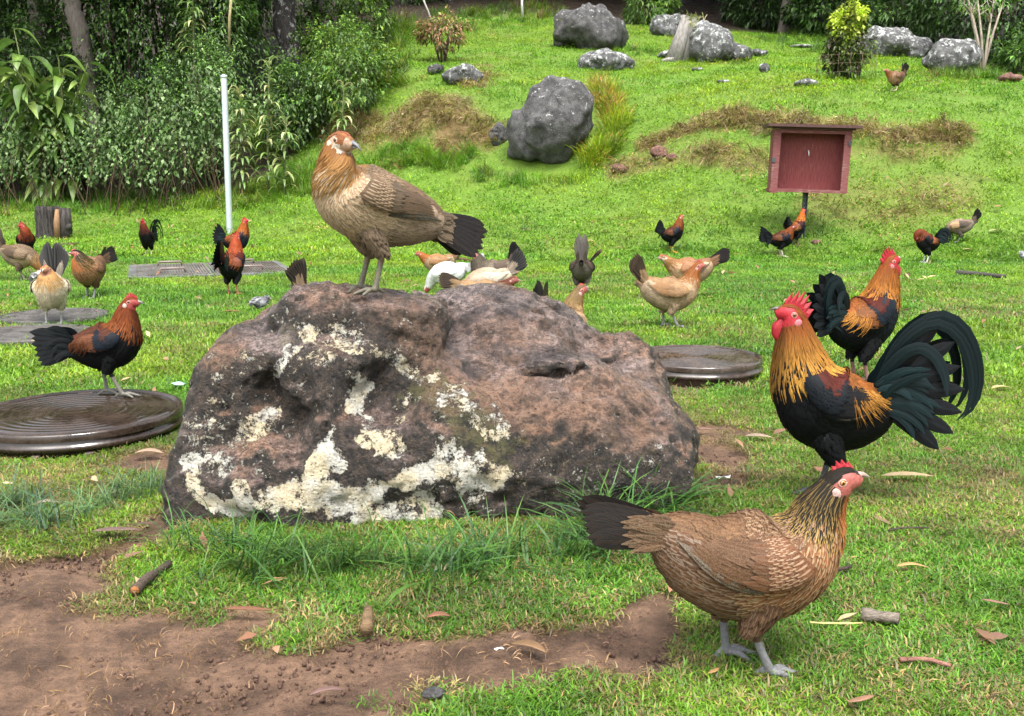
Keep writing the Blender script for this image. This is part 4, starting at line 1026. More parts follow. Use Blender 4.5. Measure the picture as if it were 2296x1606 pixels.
        for sd in (1, -1):
            for q_ in range(tail_n):
                f_ = q_ / (tail_n - 1); a_ = a0 + (a1 - a0) * f_
                P = arc(b0 + (.02, sd * (.010 + .012 * f_), .03 - .05 * f_), a_ - .12, TL * (1 - .20 * f_) * r.uniform(.96, 1.04), .28, n=10, side=sd * fan * (.25 + .4 * f_))
                parts.append((P, .042, (0.1, sd, .2), jit(p['tail'], .4), (.012, .018, .02)))
        if tail == 'sickle':
            K = np.array(sickle or [(-.09, .28), (-.145, .40), (-.20, .462), (-.26, .485), (-.315, .452), (-.350, .385), (-.362, .31), (-.348, .258), (-.322, .232)])
            for sd in (1, -1):
                for q_, (sc_, w) in enumerate(((1.0, .024), (.92, .026), (.66, .030))):
                    m_ = len(K) if q_ < 2 else max(5, len(K) - 2)
                    Kq = (K[:m_] - K[0]) * np.array([sc_ * (1 if sd > 0 else .95), sc_ * (1 if sd > 0 else .97)]) + K[0] + np.array([0, -.004 * q_])
                    C_, _ = catmull(np.c_[Kq, Kq * 0], 18); y_ = sd * (.010 + .004 * q_ + (.02 + .05 * fan * q_) * np.linspace(0, 1, 18))
                    P = np.c_[C_[:, 0], y_, C_[:, 1]]
                    parts.append((P, w, (0.05, sd, .1), jit(lerp(p['tailc'], p['tail'], .5), .3), (.01, .022, .024)))
        # coverts that fall beside the tail root
        for sd in (1, -1):
            for q_ in range(int(16 * detail ** .4)):
                a_ = R(r.uniform(115, 185)); P = arc(b0 + (.03 + r.uniform(-.01, .02), sd * (.030 + r.uniform(0, .012)), r.uniform(-.03, .05)), a_, r.uniform(.09, .15) * tailL, r.uniform(.9, 1.7), side=sd * .15)
                parts.append((P, .020, (0, sd, .15), jit(p['tailc'], .35), (.012, .026, .028)))
    if detail > 1.4:
        for P, w, nr, c, c2 in parts:
            add('tail_feather', tail_part('tail_feather', P, w, nr, c, c2, ws=.25, we=.12, wp=.25 if tail == 'hen' else 0), root)
        rt = None
    else:
        fb = FB()
        for P, w, nr, c, c2 in parts: quill(fb, P, w, nr, c, c2, ws=.3, we=.25 if not male else .1)
        add('tail', fb.build('tail', m_gloss), root)
    # tail coverts of the hens: short feathers over the quill roots
    if tail == 'hen':
        fb = FB()
        for sd in (1, -1):
            for q_ in range(int(54 * detail ** .4)):
                a_ = (tail_ang or (R(118), R(160))); f_ = r.uniform(-.1, 1.1); aa = a_[0] + (a_[1] - a_[0]) * f_
                P = arc(b0 + (.030 - .03 * r.uniform(), sd * (.016 + .012 * r.uniform()), 1.1 * spread * (.8 - 1.3 * f_)), aa + r.normal(0, .08), r.uniform(.045, .08) * tailL * cov, .2, n=6, side=sd * fan * .7)
                quill(fb, P, .017, (0.1 + fanface, sd * (1 - fanface), .2), jit(lerp(p['tailc'], p['back'], r.uniform(0, .8)), .35), lerp(p['tailc'], (.3, .22, .14), .4), prof=W_ROUND, wp=.5, we=.35, ws=.4)
        add('tail_coverts', fb.build('tail_coverts', m_feather), root)
    # ---- head
    hs_ = 1.0 if not male else 1.05
    o_, f_, u_, l_ = L.frame(.945); hw_ = float(np.interp(.92, np.linspace(0, 1, 80), L.S[:, 2]))
    X = lambda x, y, z: o_ + f_ * x + l_ * y + u_ * z
    mbk = MB(); M = np.stack([f_, l_, u_], 1); X0 = X; X = lambda x, y, z: X0(x * beak, y * beak, z * beak)
    tip = X(.045, 0, -.012)
    mbk.tube([X(.008, 0, .003), X(.020, 0, .0035), X(.034, 0, -.0015), tip], [.0098, .0082, .0052, .0010], 9, p['beak'], flatten=.85)
    mbk.tube([X(.008, 0, -.006), X(.022, 0, -.0055), X(.036, 0, -.0065)], [.0066, .0052, .0012], 8, np.array(p['beak']) * .85, flatten=.7)
    add('beak', mbk.build('beak', m_horn), root); X = X0
    for sd in (1, -1):
        me_ = MB(); ce = X(-.011, sd * (hw_ - .0022), .0055)
        V, F = uvsphere((0, 0, 0), (1, 1, 1), 14, 12)
        dn = V @ np.array([0.18, sd * 1.0, .05]) / 1.02
        c = np.where((dn > .87)[:, None], (.004, .004, .004), np.where((dn > .55)[:, None], p['iris'], (.02, .01, .008)))
        me_.put((V * .0058) @ M.T + ce, F, c); ey = add('eye', me_.build('eye', m_eye), root)
        ml = MB(); tr = np.arange(17) * 2 * np.pi / 16
        ml.tube([ce + M @ np.array([.0068 * math.cos(t_), sd * .0018, .0060 * math.sin(t_)]) for t_ in tr], .0016, 6, lerp(p['face'], (.75, .55, .45), .35)); add('eyelid', ml.build('eyelid', m_comb), root)
        me_ = MB(); V, F = uvsphere((0, 0, 0), (.0085 * hs_, .0035, .0105 * hs_), 10, 8); me_.put(V @ M.T + X(-.028, sd * (hw_ + .003), -.008), F, p['ear']); add('earlobe', me_.build('earlobe', m_comb), root)
    # comb: a serrated blade
    cs = comb
    if cs > 0:
        nsp = 6 if male else 5; top = []; bot = []
        for q_ in range(nsp * 2 + 1):
            t_ = q_ / (nsp * 2); x_ = .020 - .058 * t_ * min(1.2, .6 + .4 * cs)
            h_ = (.020 + .016 * math.sin(math.pi * min(1, t_ * 1.1 + .05))) * cs if q_ % 2 else (.010 + .008 * math.sin(math.pi * t_)) * cs
            lean_ = -.010 * cs * (t_ - .15) * (1 if q_ % 2 else .4)
            zb = .010 + .013 * math.sin(math.pi * min(1, t_ * .9 + .12)); top.append((x_ + lean_, zb + h_)); bot.append((x_, zb - .006))
        mc = MB(); n_ = len(top); t_ = .0032 * (1 + .5 * (cs > 1.2))
        V = [X(x, y, z) for (x, z), y in [(a_, 0.0) for a_ in top]] + [X(x, -t_, z) for x, z in bot] + [X(x, t_, z) for x, z in bot] + [X(lerp(a_, b_, .45)[0], -t_ * .9, lerp(a_, b_, .45)[1]) for a_, b_ in zip(top, bot)] + [X(lerp(a_, b_, .45)[0], t_ * .9, lerp(a_, b_, .45)[1]) for a_, b_ in zip(top, bot)]
        i_ = np.arange(n_ - 1)
        Fq = np.concatenate([np.stack([i_ + n_, i_ + n_ + 1, i_ + 3 * n_ + 1, i_ + 3 * n_], 1), np.stack([i_ + 3 * n_, i_ + 3 * n_ + 1, i_ + 1, i_], 1), np.stack([i_ + 2 * n_ + 1, i_ + 2 * n_, i_ + 4 * n_, i_ + 4 * n_ + 1], 1), np.stack([i_ + 4 * n_ + 1, i_ + 4 * n_, i_, i_ + 1], 1)])
        mc.put(np.array(V), Fq, RED if (male or cs > .4) else (.34, .04, .035)); add('comb', mc.build('comb', m_comb, smooth=False), root)
    wt = (1.0 if male else .42) * min(cs, 1.6) if cs > 0 else .25
    for sd in (1, -1):
        mw = MB(); V, F = uvsphere((0, 0, 0), (1, 1, 1), 12, 10); zz = V[:, 2].copy()
        V = V * (1 + .25 * (zz < 0))[:, None] * np.array([.0125, .0036, .020]) * wt; V[:, 0] += .003 * zz * wt
        mw.put(V @ M.T + X(-.002, sd * (.005 + .003 * wt), -.014 - .017 * wt), F, RED if male or cs > .4 else (.42, .1, .085)); add('wattle', mw.build('wattle', m_comb), root)
    return root
# ------------------------------------------------------------------ covers, grate, pole, sign box, stump
m_iron = None
def wetmat(name, c0, c1, rough0, rough1, scale=12):
    m, nt, b = material(name, .3, .5); q = NT(nt); p = q.obj(); n = q.noise(scale, 6, .6, p); n2 = q.noise(scale * 9, 4, .6, p)
    q.link(q.mul(q.mix(q.ss(n, .3, .7), c0, c1), q.ss(n2, .3, .7, .7, 1.25)), b.inputs['Base Color'])
    q.link(q.ss(n, .35, .62, rough0, rough1), b.inputs['Roughness']); q.bump(b, n2, .12, .002); return m
m_brownlid = wetmat('wet_brown_fibreglass', (.018, .012, .009), (.040, .027, .020), .03, .24)
m_greylid = wetmat('wet_grey_fibreglass', (.026, .018, .014), (.066, .048, .038), .05, .32)
m_dulllid = wetmat('worn_grey_lid', (.035, .031, .028), (.075, .068, .06), .35, .7)
m_rib = wetmat('pale_worn_rib', (.11, .08, .07), (.18, .14, .12), .3, .5)
def cover(label, c, r, h, mat, rings=9, group='round tank lids in the lawn', sidemat=None, skirt=.02):
    o = thing('tank_cover', label, 'cover', c, rng.uniform(0, 3), group)
    pr = [(.0, 0)]
    for i in range(rings):
        r0 = r * (.10 + .80 * i / rings); w = r * .80 / rings
        pr += [(r0, 0), (r0 + w * .2, .0022), (r0 + w * .4, .0022), (r0 + w * .6, 0)]
    pr += [(r * .925, 0), (r * .935, -.008), (r * .955, -.008), (r * .965, .004), (r * .99, .004), (r, -.004), (r, -.02)]
    V, F = lathe(pr, 72); V[:, 2] += h; add('lid', mesh('lid', V, F, mat, {'col': np.full((len(V), 3), .3)}), o)
    pr = [(r * .985, h - .018), (r * .985, h - .034), (r * 1.005, h - .036), (r * 1.01, h - .05), (r * .97, h - .052), (r * .99, -.08)]
    V, F = lathe(pr, 72); add('frame', mesh('frame', V, F, sidemat or mat, {'col': np.full((len(V), 3), .3)}), o)
    if h > .06:
        rb = MB(); rb.box((0, 0, 0), (.014, .022, h - .05)); me = rb.build('rib', m_rib, smooth=False)
        for k in range(14):
            a = k * 2 * math.pi / 14 + .2; add('rib', me, o, (r * .988 * math.cos(a), r * .988 * math.sin(a), (h - .05) / 2 - .01), (0, .22, a))
    kn = MB(); kn.box((0, 0, 0), (.05, .012, .006)); add('lift_slot', kn.build('lift_slot', m_rib, smooth=False), o, (r * .8, 0, h + .003), (0, 0, 1.57))
    BLOCK.append((c[0], c[1], r * .975, r * .975, 0)); return o
c1 = flat(172, 922, .07); cover('large brown raised tank lid, wet, with a dark cockerel standing on it', (c1[0], c1[1], 0), .345, .07, m_brownlid)
c2 = flat(1560, 799, .06); cover('raised round grey lid behind the right end of the big boulder', (c2[0], c2[1], 0), .295, .06, m_greylid)
c3 = flat(70, 746, .022); cover('flush worn grey lid just behind the raised brown lid', (c3[0], c3[1], 0), .31, .022, m_dulllid)
c4 = flat(122, 706, .022); cover('flush dark lid under the cream hen with the raised black tail', (c4[0], c4[1], 0), .31, .022, m_dulllid)
# rectangular service grate with two leaves
gc = GRATE.mean(0); go_ = thing('service_grate', 'long rectangular ribbed metal cover set flush in the lawn behind the boulder', 'cover', (gc[0], gc[1], .006), math.atan2(GRATE[1][1] - GRATE[0][1], GRATE[1][0] - GRATE[0][0]))
gw = np.linalg.norm(GRATE[1] - GRATE[0]); gd = np.linalg.norm(GRATE[3] - GRATE[0]) * .95
m_grate = wetmat('weathered_grate', (.06, .052, .042), (.14, .12, .095), .4, .7, 5); m_gfr = wetmat('grate_frame', (.075, .075, .075), (.13, .13, .13), .35, .6, 5)
for sx_ in (-1, 1):
    f = MB(); f.box((0, 0, 0), (gw * .485, gd, .02)); leaf = add('leaf', f.build('leaf', m_gfr, smooth=False), go_, (sx_ * gw * .247, 0, 0))
    rb = MB()
    for i in range(26): rb.box((sx_ * -gw * .225 + sx_ * i * gw * .42 / 25 + 0, 0, .014), (.010, gd * .86, .012))
    kind(add('rib', rb.build('rib', m_grate, smooth=False), leaf), 'stuff')
    for yy in (-.28, .28):
        hb = MB(); hb.tube([(-.11, 0, .0), (-.10, 0, .035), (.10, 0, .035), (.11, 0, .0)], .011, 8); add('handle', hb.build('handle', m_rib), leaf, (sx_ * -.02, yy * gd, .018))
# the bare pole
m_galv, nt, b = material('galvanised_steel', .38, .5); q = NT(nt); b.inputs['Metallic'].default_value = .55
q.link(q.mix(q.noise(18, 4, .6, q.obj()), (.42, .48, .52), (.60, .66, .70)), b.inputs['Base Color'])
pb = hit(515, 522); d_ = ray(502, 170); tt_ = pb[1] / d_[1]; ptop = np.array([d_[0] * tt_, pb[1], CAM_H + d_[2] * tt_])
po = thing('pole', 'bare leaning galvanised pipe standing in front of the hedge', 'pole', pb)
ln_ = ptop - pb; V, F = tube([(-ln_ * .03), ln_ * .5, ln_], .042, 16, cap=False); add('pipe', mesh('pipe', V, F, m_galv), po)
V, F = lathe([(.03, 0), (.047, 0), (.047, .035), (.0, .045)], 16); add('cap', mesh('cap', V, F, m_galv), po, ln_ + np.array([0, 0, -.03]))
# the red box on its perforated post
def woodmat(name, c0, c1, worn, wthr, stretch=(2, 2, 30)):
    m, nt, b = material(name, .7, .25); q = NT(nt); p = q.map(q.obj(), stretch); n = q.noise(4, 6, .65, p); n2 = q.noise(2.2, 5, .7, q.obj())
    c = q.mix(q.ss(n, .3, .7), c0, c1); c = q.mix(q.ss(q.m('ADD', q.m('MULTIPLY', n, .55), q.m('MULTIPLY', n2, .5)), wthr, wthr + .1), c, worn)
    q.link(c, b.inputs['Base Color']); q.bump(b, n, .4, .004); return m
m_redw = woodmat('faded_red_paint', (.13, .026, .026), (.20, .052, .050), (.20, .12, .10), .60, (30, 2, 2))
m_redv = woodmat('faded_red_trim', (.115, .030, .030), (.20, .075, .072), (.22, .15, .13), .56)
m_roofw = woodmat('dark_weathered_board', (.045, .022, .020), (.10, .05, .045), (.13, .10, .085), .62, (30, 2, 2))
m_post, nt, b = material('grey_steel_post', .5, .45); b.inputs['Base Color'].default_value = (.06, .07, .075, 1); b.inputs['Metallic'].default_value = .4
m_hole, nt, b = material('post_hole', .9, .1); b.inputs['Base Color'].default_value = (.20, .24, .25, 1)
sb = hit(1803, 545); sD = sb[1]; ks = sD / FPX
sg = thing('notice_box', 'empty open-fronted red wooden notice box on a perforated steel post', 'sign box', sb, R(-4))
def sz(vy): return at(1810, vy, sD)[2] - sb[2]
xw = lambda vx: (vx - 1806) * ks
z0, z1 = sz(432), sz(290); w0 = 166 * ks; tl = Matrix.Rotation(R(1.7), 3, 'Y')
def board(nm, c, d, mat, par=sg):
    m_ = MB(); m_.box((0, 0, 0), d); c = np.array(c, float); c[0] += (c[2] - z0) * .035; return add(nm, m_.build(nm, mat, smooth=False), par, c, (0, R(1.7), 0))
zc = (z0 + z1) / 2; hh_ = z1 - z0; dp = .20
nb = 3
for i in range(nb): board('back_plank', (.012, dp - .012 + .003 * (i % 2), z0 + hh_ * (i + .5) / nb), (w0 - .05, .014, hh_ / nb + .004), m_redw)
for s_ in (-1, 1):
    sbd = board('side_board', (s_ * (w0 / 2 - .016) + .01, dp / 2, zc), (.03, dp, hh_), m_redv)
    board('front_trim', (s_ * (w0 / 2 - .035) + .01, -.012, zc), (.075, .022, hh_ + .005), m_redv)
    hg = MB(); hg.box((0, 0, 0), (.035, .012, .05)); add('hinge', hg.build('hinge', m_post, smooth=False), sbd, (s_ * .004, -dp / 2 - .028, hh_ * (.02 if s_ < 0 else .28)))
board('bottom_board', (.0, dp / 2 - .01, z0 + .018), (w0 + .0, dp + .03, .036), m_redv)
board('top_rail', (.01, -.014, z1 - .022), (w0 - .13, .024, .05), m_redv)
board('roof_board', (.005, dp / 2 - .03, z1 + .03), (w0 + .165, dp + .19, .03), m_roofw)
board('roof_batten', (.005, -.045, z1 + .008), (w0 + .06, .03, .028), m_roofw)
hk = MB(); hk.tube([(0, 0, 0), (0, -.03, .01), (.004, -.03, -.05)], .006, 6, (.7, .7, .7)); add('hook', hk.build('hook', material('white_hook', .4, .4)[0]), sg, (.03, dp - .02, z0 + hh_ * .66))
pm = MB(); pm.box((-.022, .02, z0 / 2 - .06), (.008, .045, z0 + .12)); pm.box((.022, .02, z0 / 2 - .06), (.008, .045, z0 + .12)); pm.box((0, .038, z0 / 2 - .06), (.044, .008, z0 + .12))
pst = add('post', pm.build('post', m_post, smooth=False), sg, (xw(1806), dp * .5, 0), (0, R(1.5), 0))
hm = MB(); V, F = uvsphere((0, 0, 0), (.009, .004, .009), 8, 6); hm.put(V, F); hme = hm.build('hole', m_hole)
for i in range(int(z0 / .05)): add('hole', hme, pst, (0, .0335, .03 + i * .05))
# sawn stump
m_bark, nt, b = material('dark_bark', .85, .15); q = NT(nt); n = q.noise(6, 7, .7, q.map(q.obj(), (6, 6, .8)))
q.link(q.mix(q.ss(n, .3, .7), (.012, .010, .010), (.085, .075, .07)), b.inputs['Base Color']); q.bump(b, n, 1.0, .03)
m_cut = colmat('split_wood', .75, .2, 30, .35, .4, .01, (6, 6, .7))
def stump():
    g = hit(122, 534); k = g[1] / FPX; o = thing('tree_stump', 'short charred black tree stump with a split pale side, beside the hedge', 'stump', g)
    H = 68 * k; r = 25 * k
    th = np.arange(40) * 2 * np.pi / 40; rr = r * (1 + .08 * np.sin(3 * th) + .05 * np.sin(7 * th + 1))
    V = []; zs = np.linspace(-.05, 1, 9)
    for z in zs: V.append(np.stack([rr * np.cos(th) * (1 + .08 * (1 - z)) - 12 * k, rr * np.sin(th) * (1 + .08 * (1 - z)), np.full(40, z * H)], 1) + .006 * rng.normal(size=(40, 1)))
    V = np.concatenate(V); j = np.arange(40); j2 = (j + 1) % 40
    F = [np.concatenate([np.stack([i * 40 + j, i * 40 + j2, (i + 1) * 40 + j2, (i + 1) * 40 + j], 1) for i in range(8)])]
    V = np.vstack([V, [(-12 * k, 0, H * .99)]]); F.append(np.stack([320 + j, 320 + j2, np.full(40, 360)], 1)); add('trunk', mesh('trunk', V, F, m_bark), o)
    m = MB(); m.tube([(22 * k, 0, -.05), (24 * k, .02, H * .5), (26 * k, .03, H * .96)], [17 * k, 16 * k, 12 * k], 9); m.tube([(32 * k, -.02, H * .3), (41 * k, -.05, H * .40)], [9 * k, 5 * k], 7); add('split_slab', m.build('split_slab', m_bark), o)
    m = MB(); m.tube([(14 * k, -.10, 0), (15 * k, -.10, H * .5), (17 * k, -.08, H * .92)], [7 * k, 7 * k, 4 * k], 7, (.22, .13, .07)); add('split_face', m.build('split_face', m_cut), o)
    BLOCK.append((g[0], g[1], .3, .25, 0))
stump()
# ------------------------------------------------------------------ boulders up the slope
D0 = ((0, 0, .5, 1, 1, .5),)
bb = at(1222, 380, 14.0)
BB = boulder('big round dark grey boulder set in the bank, long grass at its right', 1228, 378, 224, 216, depth=.75, seed=3, mat=m_grey, loc=hit(1238, 386),
        lumps=((.05, 0, .60, .84, .9, .40), (-.15, 0, .40, .80, .9, .40), (-.72, -.1, .50, .28, .5, .24), (0, -.15, .22, .46, .7, .24), (.45, 0, .72, .42, .7, .26), (-.30, 0, .80, .40, .6, .22)), h=.045, rough=.12)
BLOCK.append((BB.location[0] + .05, BB.location[1] - .1, .40, .40, 0))
boulder('small brown stone leaning against the left of the big dark boulder', 1118, 320, 34, 52, seed=5, loc=hit(1117, 332))
boulder('tall pointed grey boulder with pale lichen at its left, high on the slope', 1330, 113, 164, 96, seed=8, lumps=((0, 0, .40, 1, 1, .45), (.05, 0, .68, .55, .7, .36), (-.55, 0, .45, .45, .8, .38)), mat=m_grey)
boulder('low half-buried grey boulder in the grass in front of the tall pointed one', 1360, 158, 124, 46, seed=9, lumps=((0, 0, .3, 1, 1, .75),), mat=m_pale)
boulder('far white-lichened boulder between the pointed boulder and the grey snag', 1494, 82, 78, 54, seed=10, mat=m_pale)
boulder('jagged grey boulder leaning down to the right beside the broken snag', 1625, 140, 146, 86, seed=11, mat=m_pale, lumps=((-.25, 0, .50, .72, 1, .52), (.45, 0, .28, .55, .9, .34), (-.55, 0, .66, .35, .6, .36)), rough=.13)
boulder('wide flat-topped boulder mottled white, at the foot of the dark trees', 2018, 128, 160, 66, seed=12, mat=m_pale, lumps=((-.2, 0, .5, .8, 1, .55), (.4, 0, .32, .62, 1, .45)))
boulder('squarish dark and white mottled boulder beside the leafless shrub at right', 2148, 172, 128, 84, seed=13, mat=m_pale, rough=.13)
boulder('small jagged white-topped rock on the brown tuft above the dead grass mound', 1037, 190, 92, 46, seed=14, mat=m_pale, rough=.16)
boulder('little dark rock just left of the small jagged white-topped one', 975, 170, 38, 26, seed=15)
for (lb, vx, vy, w, h, sd) in (('small grey stone in the grass right of the jagged boulder', 1716, 164, 30, 22, 16), ('flat pale stone beside the wire cage of the yellow-green bush', 1814, 196, 60, 20, 17), ('tiny flat grey stone in the middle of the upper lawn', 1622, 188, 26, 10, 18),
                              ('pale stone chip between the snag and the little grey stone', 1563, 160, 24, 9, 19), ('long low stone under the jagged boulder at its right end', 1705, 128, 38, 18, 20), ('reddish stone showing through the bank left of the notice box', 1475, 362, 42, 32, 21), ('second reddish stone in the bank, lower and further left', 1388, 392, 38, 24, 22),
                              ('rounded brown stone in the dry grass, nearest the notice box', 1508, 364, 26, 18, 23), ('small brown stone by the foot of the notice box post', 1832, 552, 22, 12, 24), ('dark stone lying at the right edge under the trees', 2268, 186, 50, 22, 25), ('flat dark stone in front of the snag', 1506, 132, 60, 18, 26), ('pale flat litter of stones at the edge of the dark woods', 1800, 108, 50, 9, 27)):
    boulder(lb, vx, vy, w, h, seed=sd, mat=m_pale if sd < 21 or sd > 25 else rockmat('reddish_stone', (.09, .045, .035), (.22, .12, .095), (.25, .18, .15), 9, .62), name='stone', cat='stone', h=max(w, h) * hit(vx, vy)[1] / FPX / 14, group='loose stones on the slope')
# ------------------------------------------------------------------ trees and shrubs
m_leafd = leafmat('leaf', .42, .30, var=.30, spec=.4)
m_trunk, nt, b = material('lichened_bark', .85, .15); q = NT(nt); n = q.noise(5, 7, .7, q.map(q.obj(), (5, 5, 1.2))); n2 = q.noise(9, 4, .7, q.obj())
q.link(q.mix(q.ss(n2, .56, .62), q.mix(q.ss(n, .3, .7), (.015, .014, .014), (.06, .052, .046)), (.24, .24, .23)), b.inputs['Base Color']); q.bump(b, n, 1.0, .04)
m_trunkp = colmat('pale_bark', .8, .2, 9, .35, .6, .02, (4, 4, 1))
def leaves(n, P, D, size, cols, aspect=.42, droop=.5, r=rng, cvar=.3, bend=.25):
    """n leaves rooted at P growing along D; six points each"""
    D = D / (np.linalg.norm(D, axis=1)[:, None] + 1e-9); up = np.tile((0, 0, 1.), (n, 1)) + r.normal(0, .35, (n, 3))
    S = np.cross(D, up); S /= np.linalg.norm(S, axis=1)[:, None] + 1e-9; N = np.cross(S, D)
    L = (size * r.uniform(.6, 1.3, n))[:, None]; W = L * aspect / 2; dn = np.array([0, 0, -1.])
    mid = P + D * L * .45 + N * L * .02; tip = P + D * L + dn * L * droop * bend * 2
    V = np.stack([P, mid - S * W + N * W * .25, mid, mid + S * W + N * W * .25, tip], 1).reshape(-1, 3)
    b_ = np.arange(n)[:, None] * 5
    F = np.concatenate([b_ + [0, 1, 2], b_ + [0, 2, 3], b_ + [1, 4, 2], b_ + [2, 4, 3]])
    c = np.asarray(cols)[r.integers(0, len(cols), n)] * r.uniform(1 - cvar, 1 + cvar, (n, 1))
    return V, F, np.repeat(c, 5, 0)
DKG = [(.036, .078, .015), (.046, .10, .018), (.026, .056, .014), (.065, .125, .024)]
MDG = [(.065, .145, .022), (.085, .18, .026), (.05, .115, .018), (.12, .21, .035)]
IVY = [(.105, .19, .050), (.075, .15, .036), (.15, .235, .075), (.06, .125, .025), (.19, .26, .11)]
YLG = [(.13, .21, .022), (.10, .18, .02), (.17, .24, .03), (.06, .11, .016)]
def crown(center, rad, nclump, per, size, cols, seed=0, aspect=.42, shell=.55, cl=.30, down=.3, jag=.35):
    """leaf clumps spread through a lumpy volume"""
    r = np.random.default_rng(seed); rad = np.asarray(rad, float)
    d = r.normal(size=(nclump, 3)); d /= np.linalg.norm(d, axis=1)[:, None]
    rr = (shell + (1 - shell) * r.uniform(0, 1, nclump) ** .5) * (1 + jag * vnoise(d * 2.2 + seed, seed))
    C = d * rr[:, None] * rad; n = nclump * per
    o = r.normal(size=(n, 3)); o /= np.linalg.norm(o, axis=1)[:, None]; o *= (r.uniform(0, 1, n) ** .5)[:, None]
    P = np.repeat(C, per, 0) + o * cl * np.minimum(rad, rad.mean()) * np.repeat(r.uniform(.5, 1.3, nclump), per)[:, None]
    D = o * .8 + np.repeat(d, per, 0) * .6 + r.normal(0, .4, (n, 3)) + np.array([0, 0, -down])
    V, F, c = leaves(n, P, D, size, cols, aspect, r=r)
    tone = np.repeat(np.repeat(1 + .5 * r.normal(size=nclump).clip(-1, 1), per), 5)[:, None]
    return V + np.asarray(center), F, c * tone
def shrub(label, base, rad, zc, nclump, per, size, cols, seed, name='shrub', cat='shrub', group=None, stems=5, aspect=.42, stemcol=(.06, .04, .03), cl=.30, jag=.35, down=.3, extra=None):
    o = thing(name, label, cat, base, 0, group)
    V, F, c = crown((0, 0, zc), rad, nclump, per, size, cols, seed, aspect, cl=cl, jag=jag, down=down)
    if extra is not None:
        V2, F2, c2 = extra; F = np.concatenate([F, F2 + len(V)]); V = np.concatenate([V, V2]); c = np.concatenate([c, c2])
    kind(add('foliage', mesh('foliage', V, F, m_leafd, {'col': c}, smooth=False), o), 'stuff')
    r = np.random.default_rng(seed + 50); m = MB()
    for i in range(stems):
        a = r.uniform(0, 6.28); e = np.array([math.cos(a) * rad[0] * .5, math.sin(a) * rad[1] * .5, zc + rad[2] * r.uniform(-.1, .6)])
        p0 = np.array([math.cos(a) * .08 * rad[0], math.sin(a) * .08 * rad[0], -.1])
        m.tube([p0, p0 * .5 + e * .5 + r.normal(0, .05, 3) * rad[0], e], [.025 * rad[0] + .004, .018 * rad[0] + .003, .006], 6, stemcol)
    add('stem', m.build('stem', m_trunkp), o)
    return o
def hangers(n, rx, ry, z0, z1, seed):
    """leafy vines hanging down a face"""
    r = np.random.default_rng(seed); P = []; D = []
    for i in range(n):
        x = r.uniform(-rx, rx); y = -ry * r.uniform(.75, 1.05); zt = r.uniform(z0 + .3 * (z1 - z0), z1); ln = r.uniform(.3, .9) * (zt - z0)
        k = int(ln / .045) + 2; t = np.linspace(0, 1, k)
        P.append(np.stack([x + .10 * np.sin(t * 5 + i) + r.normal(0, .03, k), y - .12 * t + r.normal(0, .05, k), np.maximum(zt - ln * t * 1.25, -.05)], 1)); D.append(np.stack([r.normal(0, .8, k), -np.abs(r.normal(.5, .4, k)), r.normal(-.6, .3, k)], 1))
    P = np.concatenate(P); return leaves(len(P), P, np.concatenate(D), .072, IVY, .7, r=r)
HG = 'overgrown shrubs of the hedge'
def hedge(label, vx, D, wpx, hpx, seed, cols, size=.10, zfrac=.5, n=150, per=40, vines=0, dep=.8, aspect=.42, basevy=None):
    g = at(vx, 400, D); g[2] = terrain(g[0], g[1]); s = D / FPX; rx = wpx * s / 2; H = hpx * s
    ex = hangers(vines, rx * .9, dep * .95, .15, H * .75, seed + 9) if vines else None
    return shrub(label, g, (rx, dep, H * .52), H * .48, n, per, size, cols, seed, 'hedge_shrub', 'shrub', HG, 5, aspect, cl=.25, jag=.55, extra=ex)
hedge('dark leafy shrub with pale ivy at the left edge, behind the red-necked rooster', -20, 16.6, 300, 270, 1, DKG + IVY[:3], .060, n=150, vines=80)
hedge('dark shrub draped with pale ivy leaves above the tree stump', 170, 16.4, 260, 250, 2, DKG + IVY, .060, n=150, vines=90)
hedge('mid-green hedge shrub with hanging vines left of the pole', 350, 16.3, 230, 280, 3, MDG + DKG + IVY[:2], .062, n=150, vines=80)
hedge('dense green hedge shrub right behind the leaning pole', 480, 16.6, 190, 330, 4, MDG + IVY, .058, n=160, vines=80)
hedge('green bushy shrub at the right of the tall spiky weeds', 675, 17.2, 160, 190, 5, MDG + DKG, .085, n=150, vines=12)
hedge('loose yellow-green bush over the dead grass, right end of the hedge', 800, 17.0, 160, 180, 6, MDG + YLG[:2], .075, n=120, vines=6)
hedge('deep green shrub behind the ivy, upper left', 60, 18.6, 330, 400, 7, DKG, .10, n=190, dep=1.2)
hedge('tall dark shrub at the top, between the broken trunk and the pole', 330, 18.6, 330, 480, 8, DKG + MDG[:2], .09, n=240, dep=1.2)
hedge('tall light green shrub at the top behind the spiky weeds', 500, 18.8, 200, 470, 9, MDG + DKG, .09, n=220, dep=1.1)
hedge('feathery green bush right of the black trunk', 740, 21.5, 130, 110, 10, MDG + YLG[:1], .08, n=110, dep=.8)
hedge('pale green bush at the end of the hedge near the reddish bush', 835, 20.5, 120, 190, 11, MDG + YLG, .08, n=90, dep=.8)
hedge('shadowed shrub in the gap under the big-leaved plant', 90, 17.4, 230, 330, 12, DKG, .10, n=150, dep=.8)
hedge('dark background shrub filling the top left corner', -40, 20.5, 340, 520, 14, DKG, .12, n=200, dep=1.0)
hedge('dark background shrub behind the twisted grey trunk', 170, 20.8, 300, 520, 15, DKG + MDG[:1], .12, n=220, dep=1.0)
hedge('dark background shrub behind the thin bamboo cane', 400, 20.6, 300, 520, 16, DKG + MDG[:1], .12, n=220, dep=1.0)
hedge('green background shrub left of the black trunk', 565, 22.4, 150, 420, 17, DKG + MDG, .12, n=180, dep=.9)
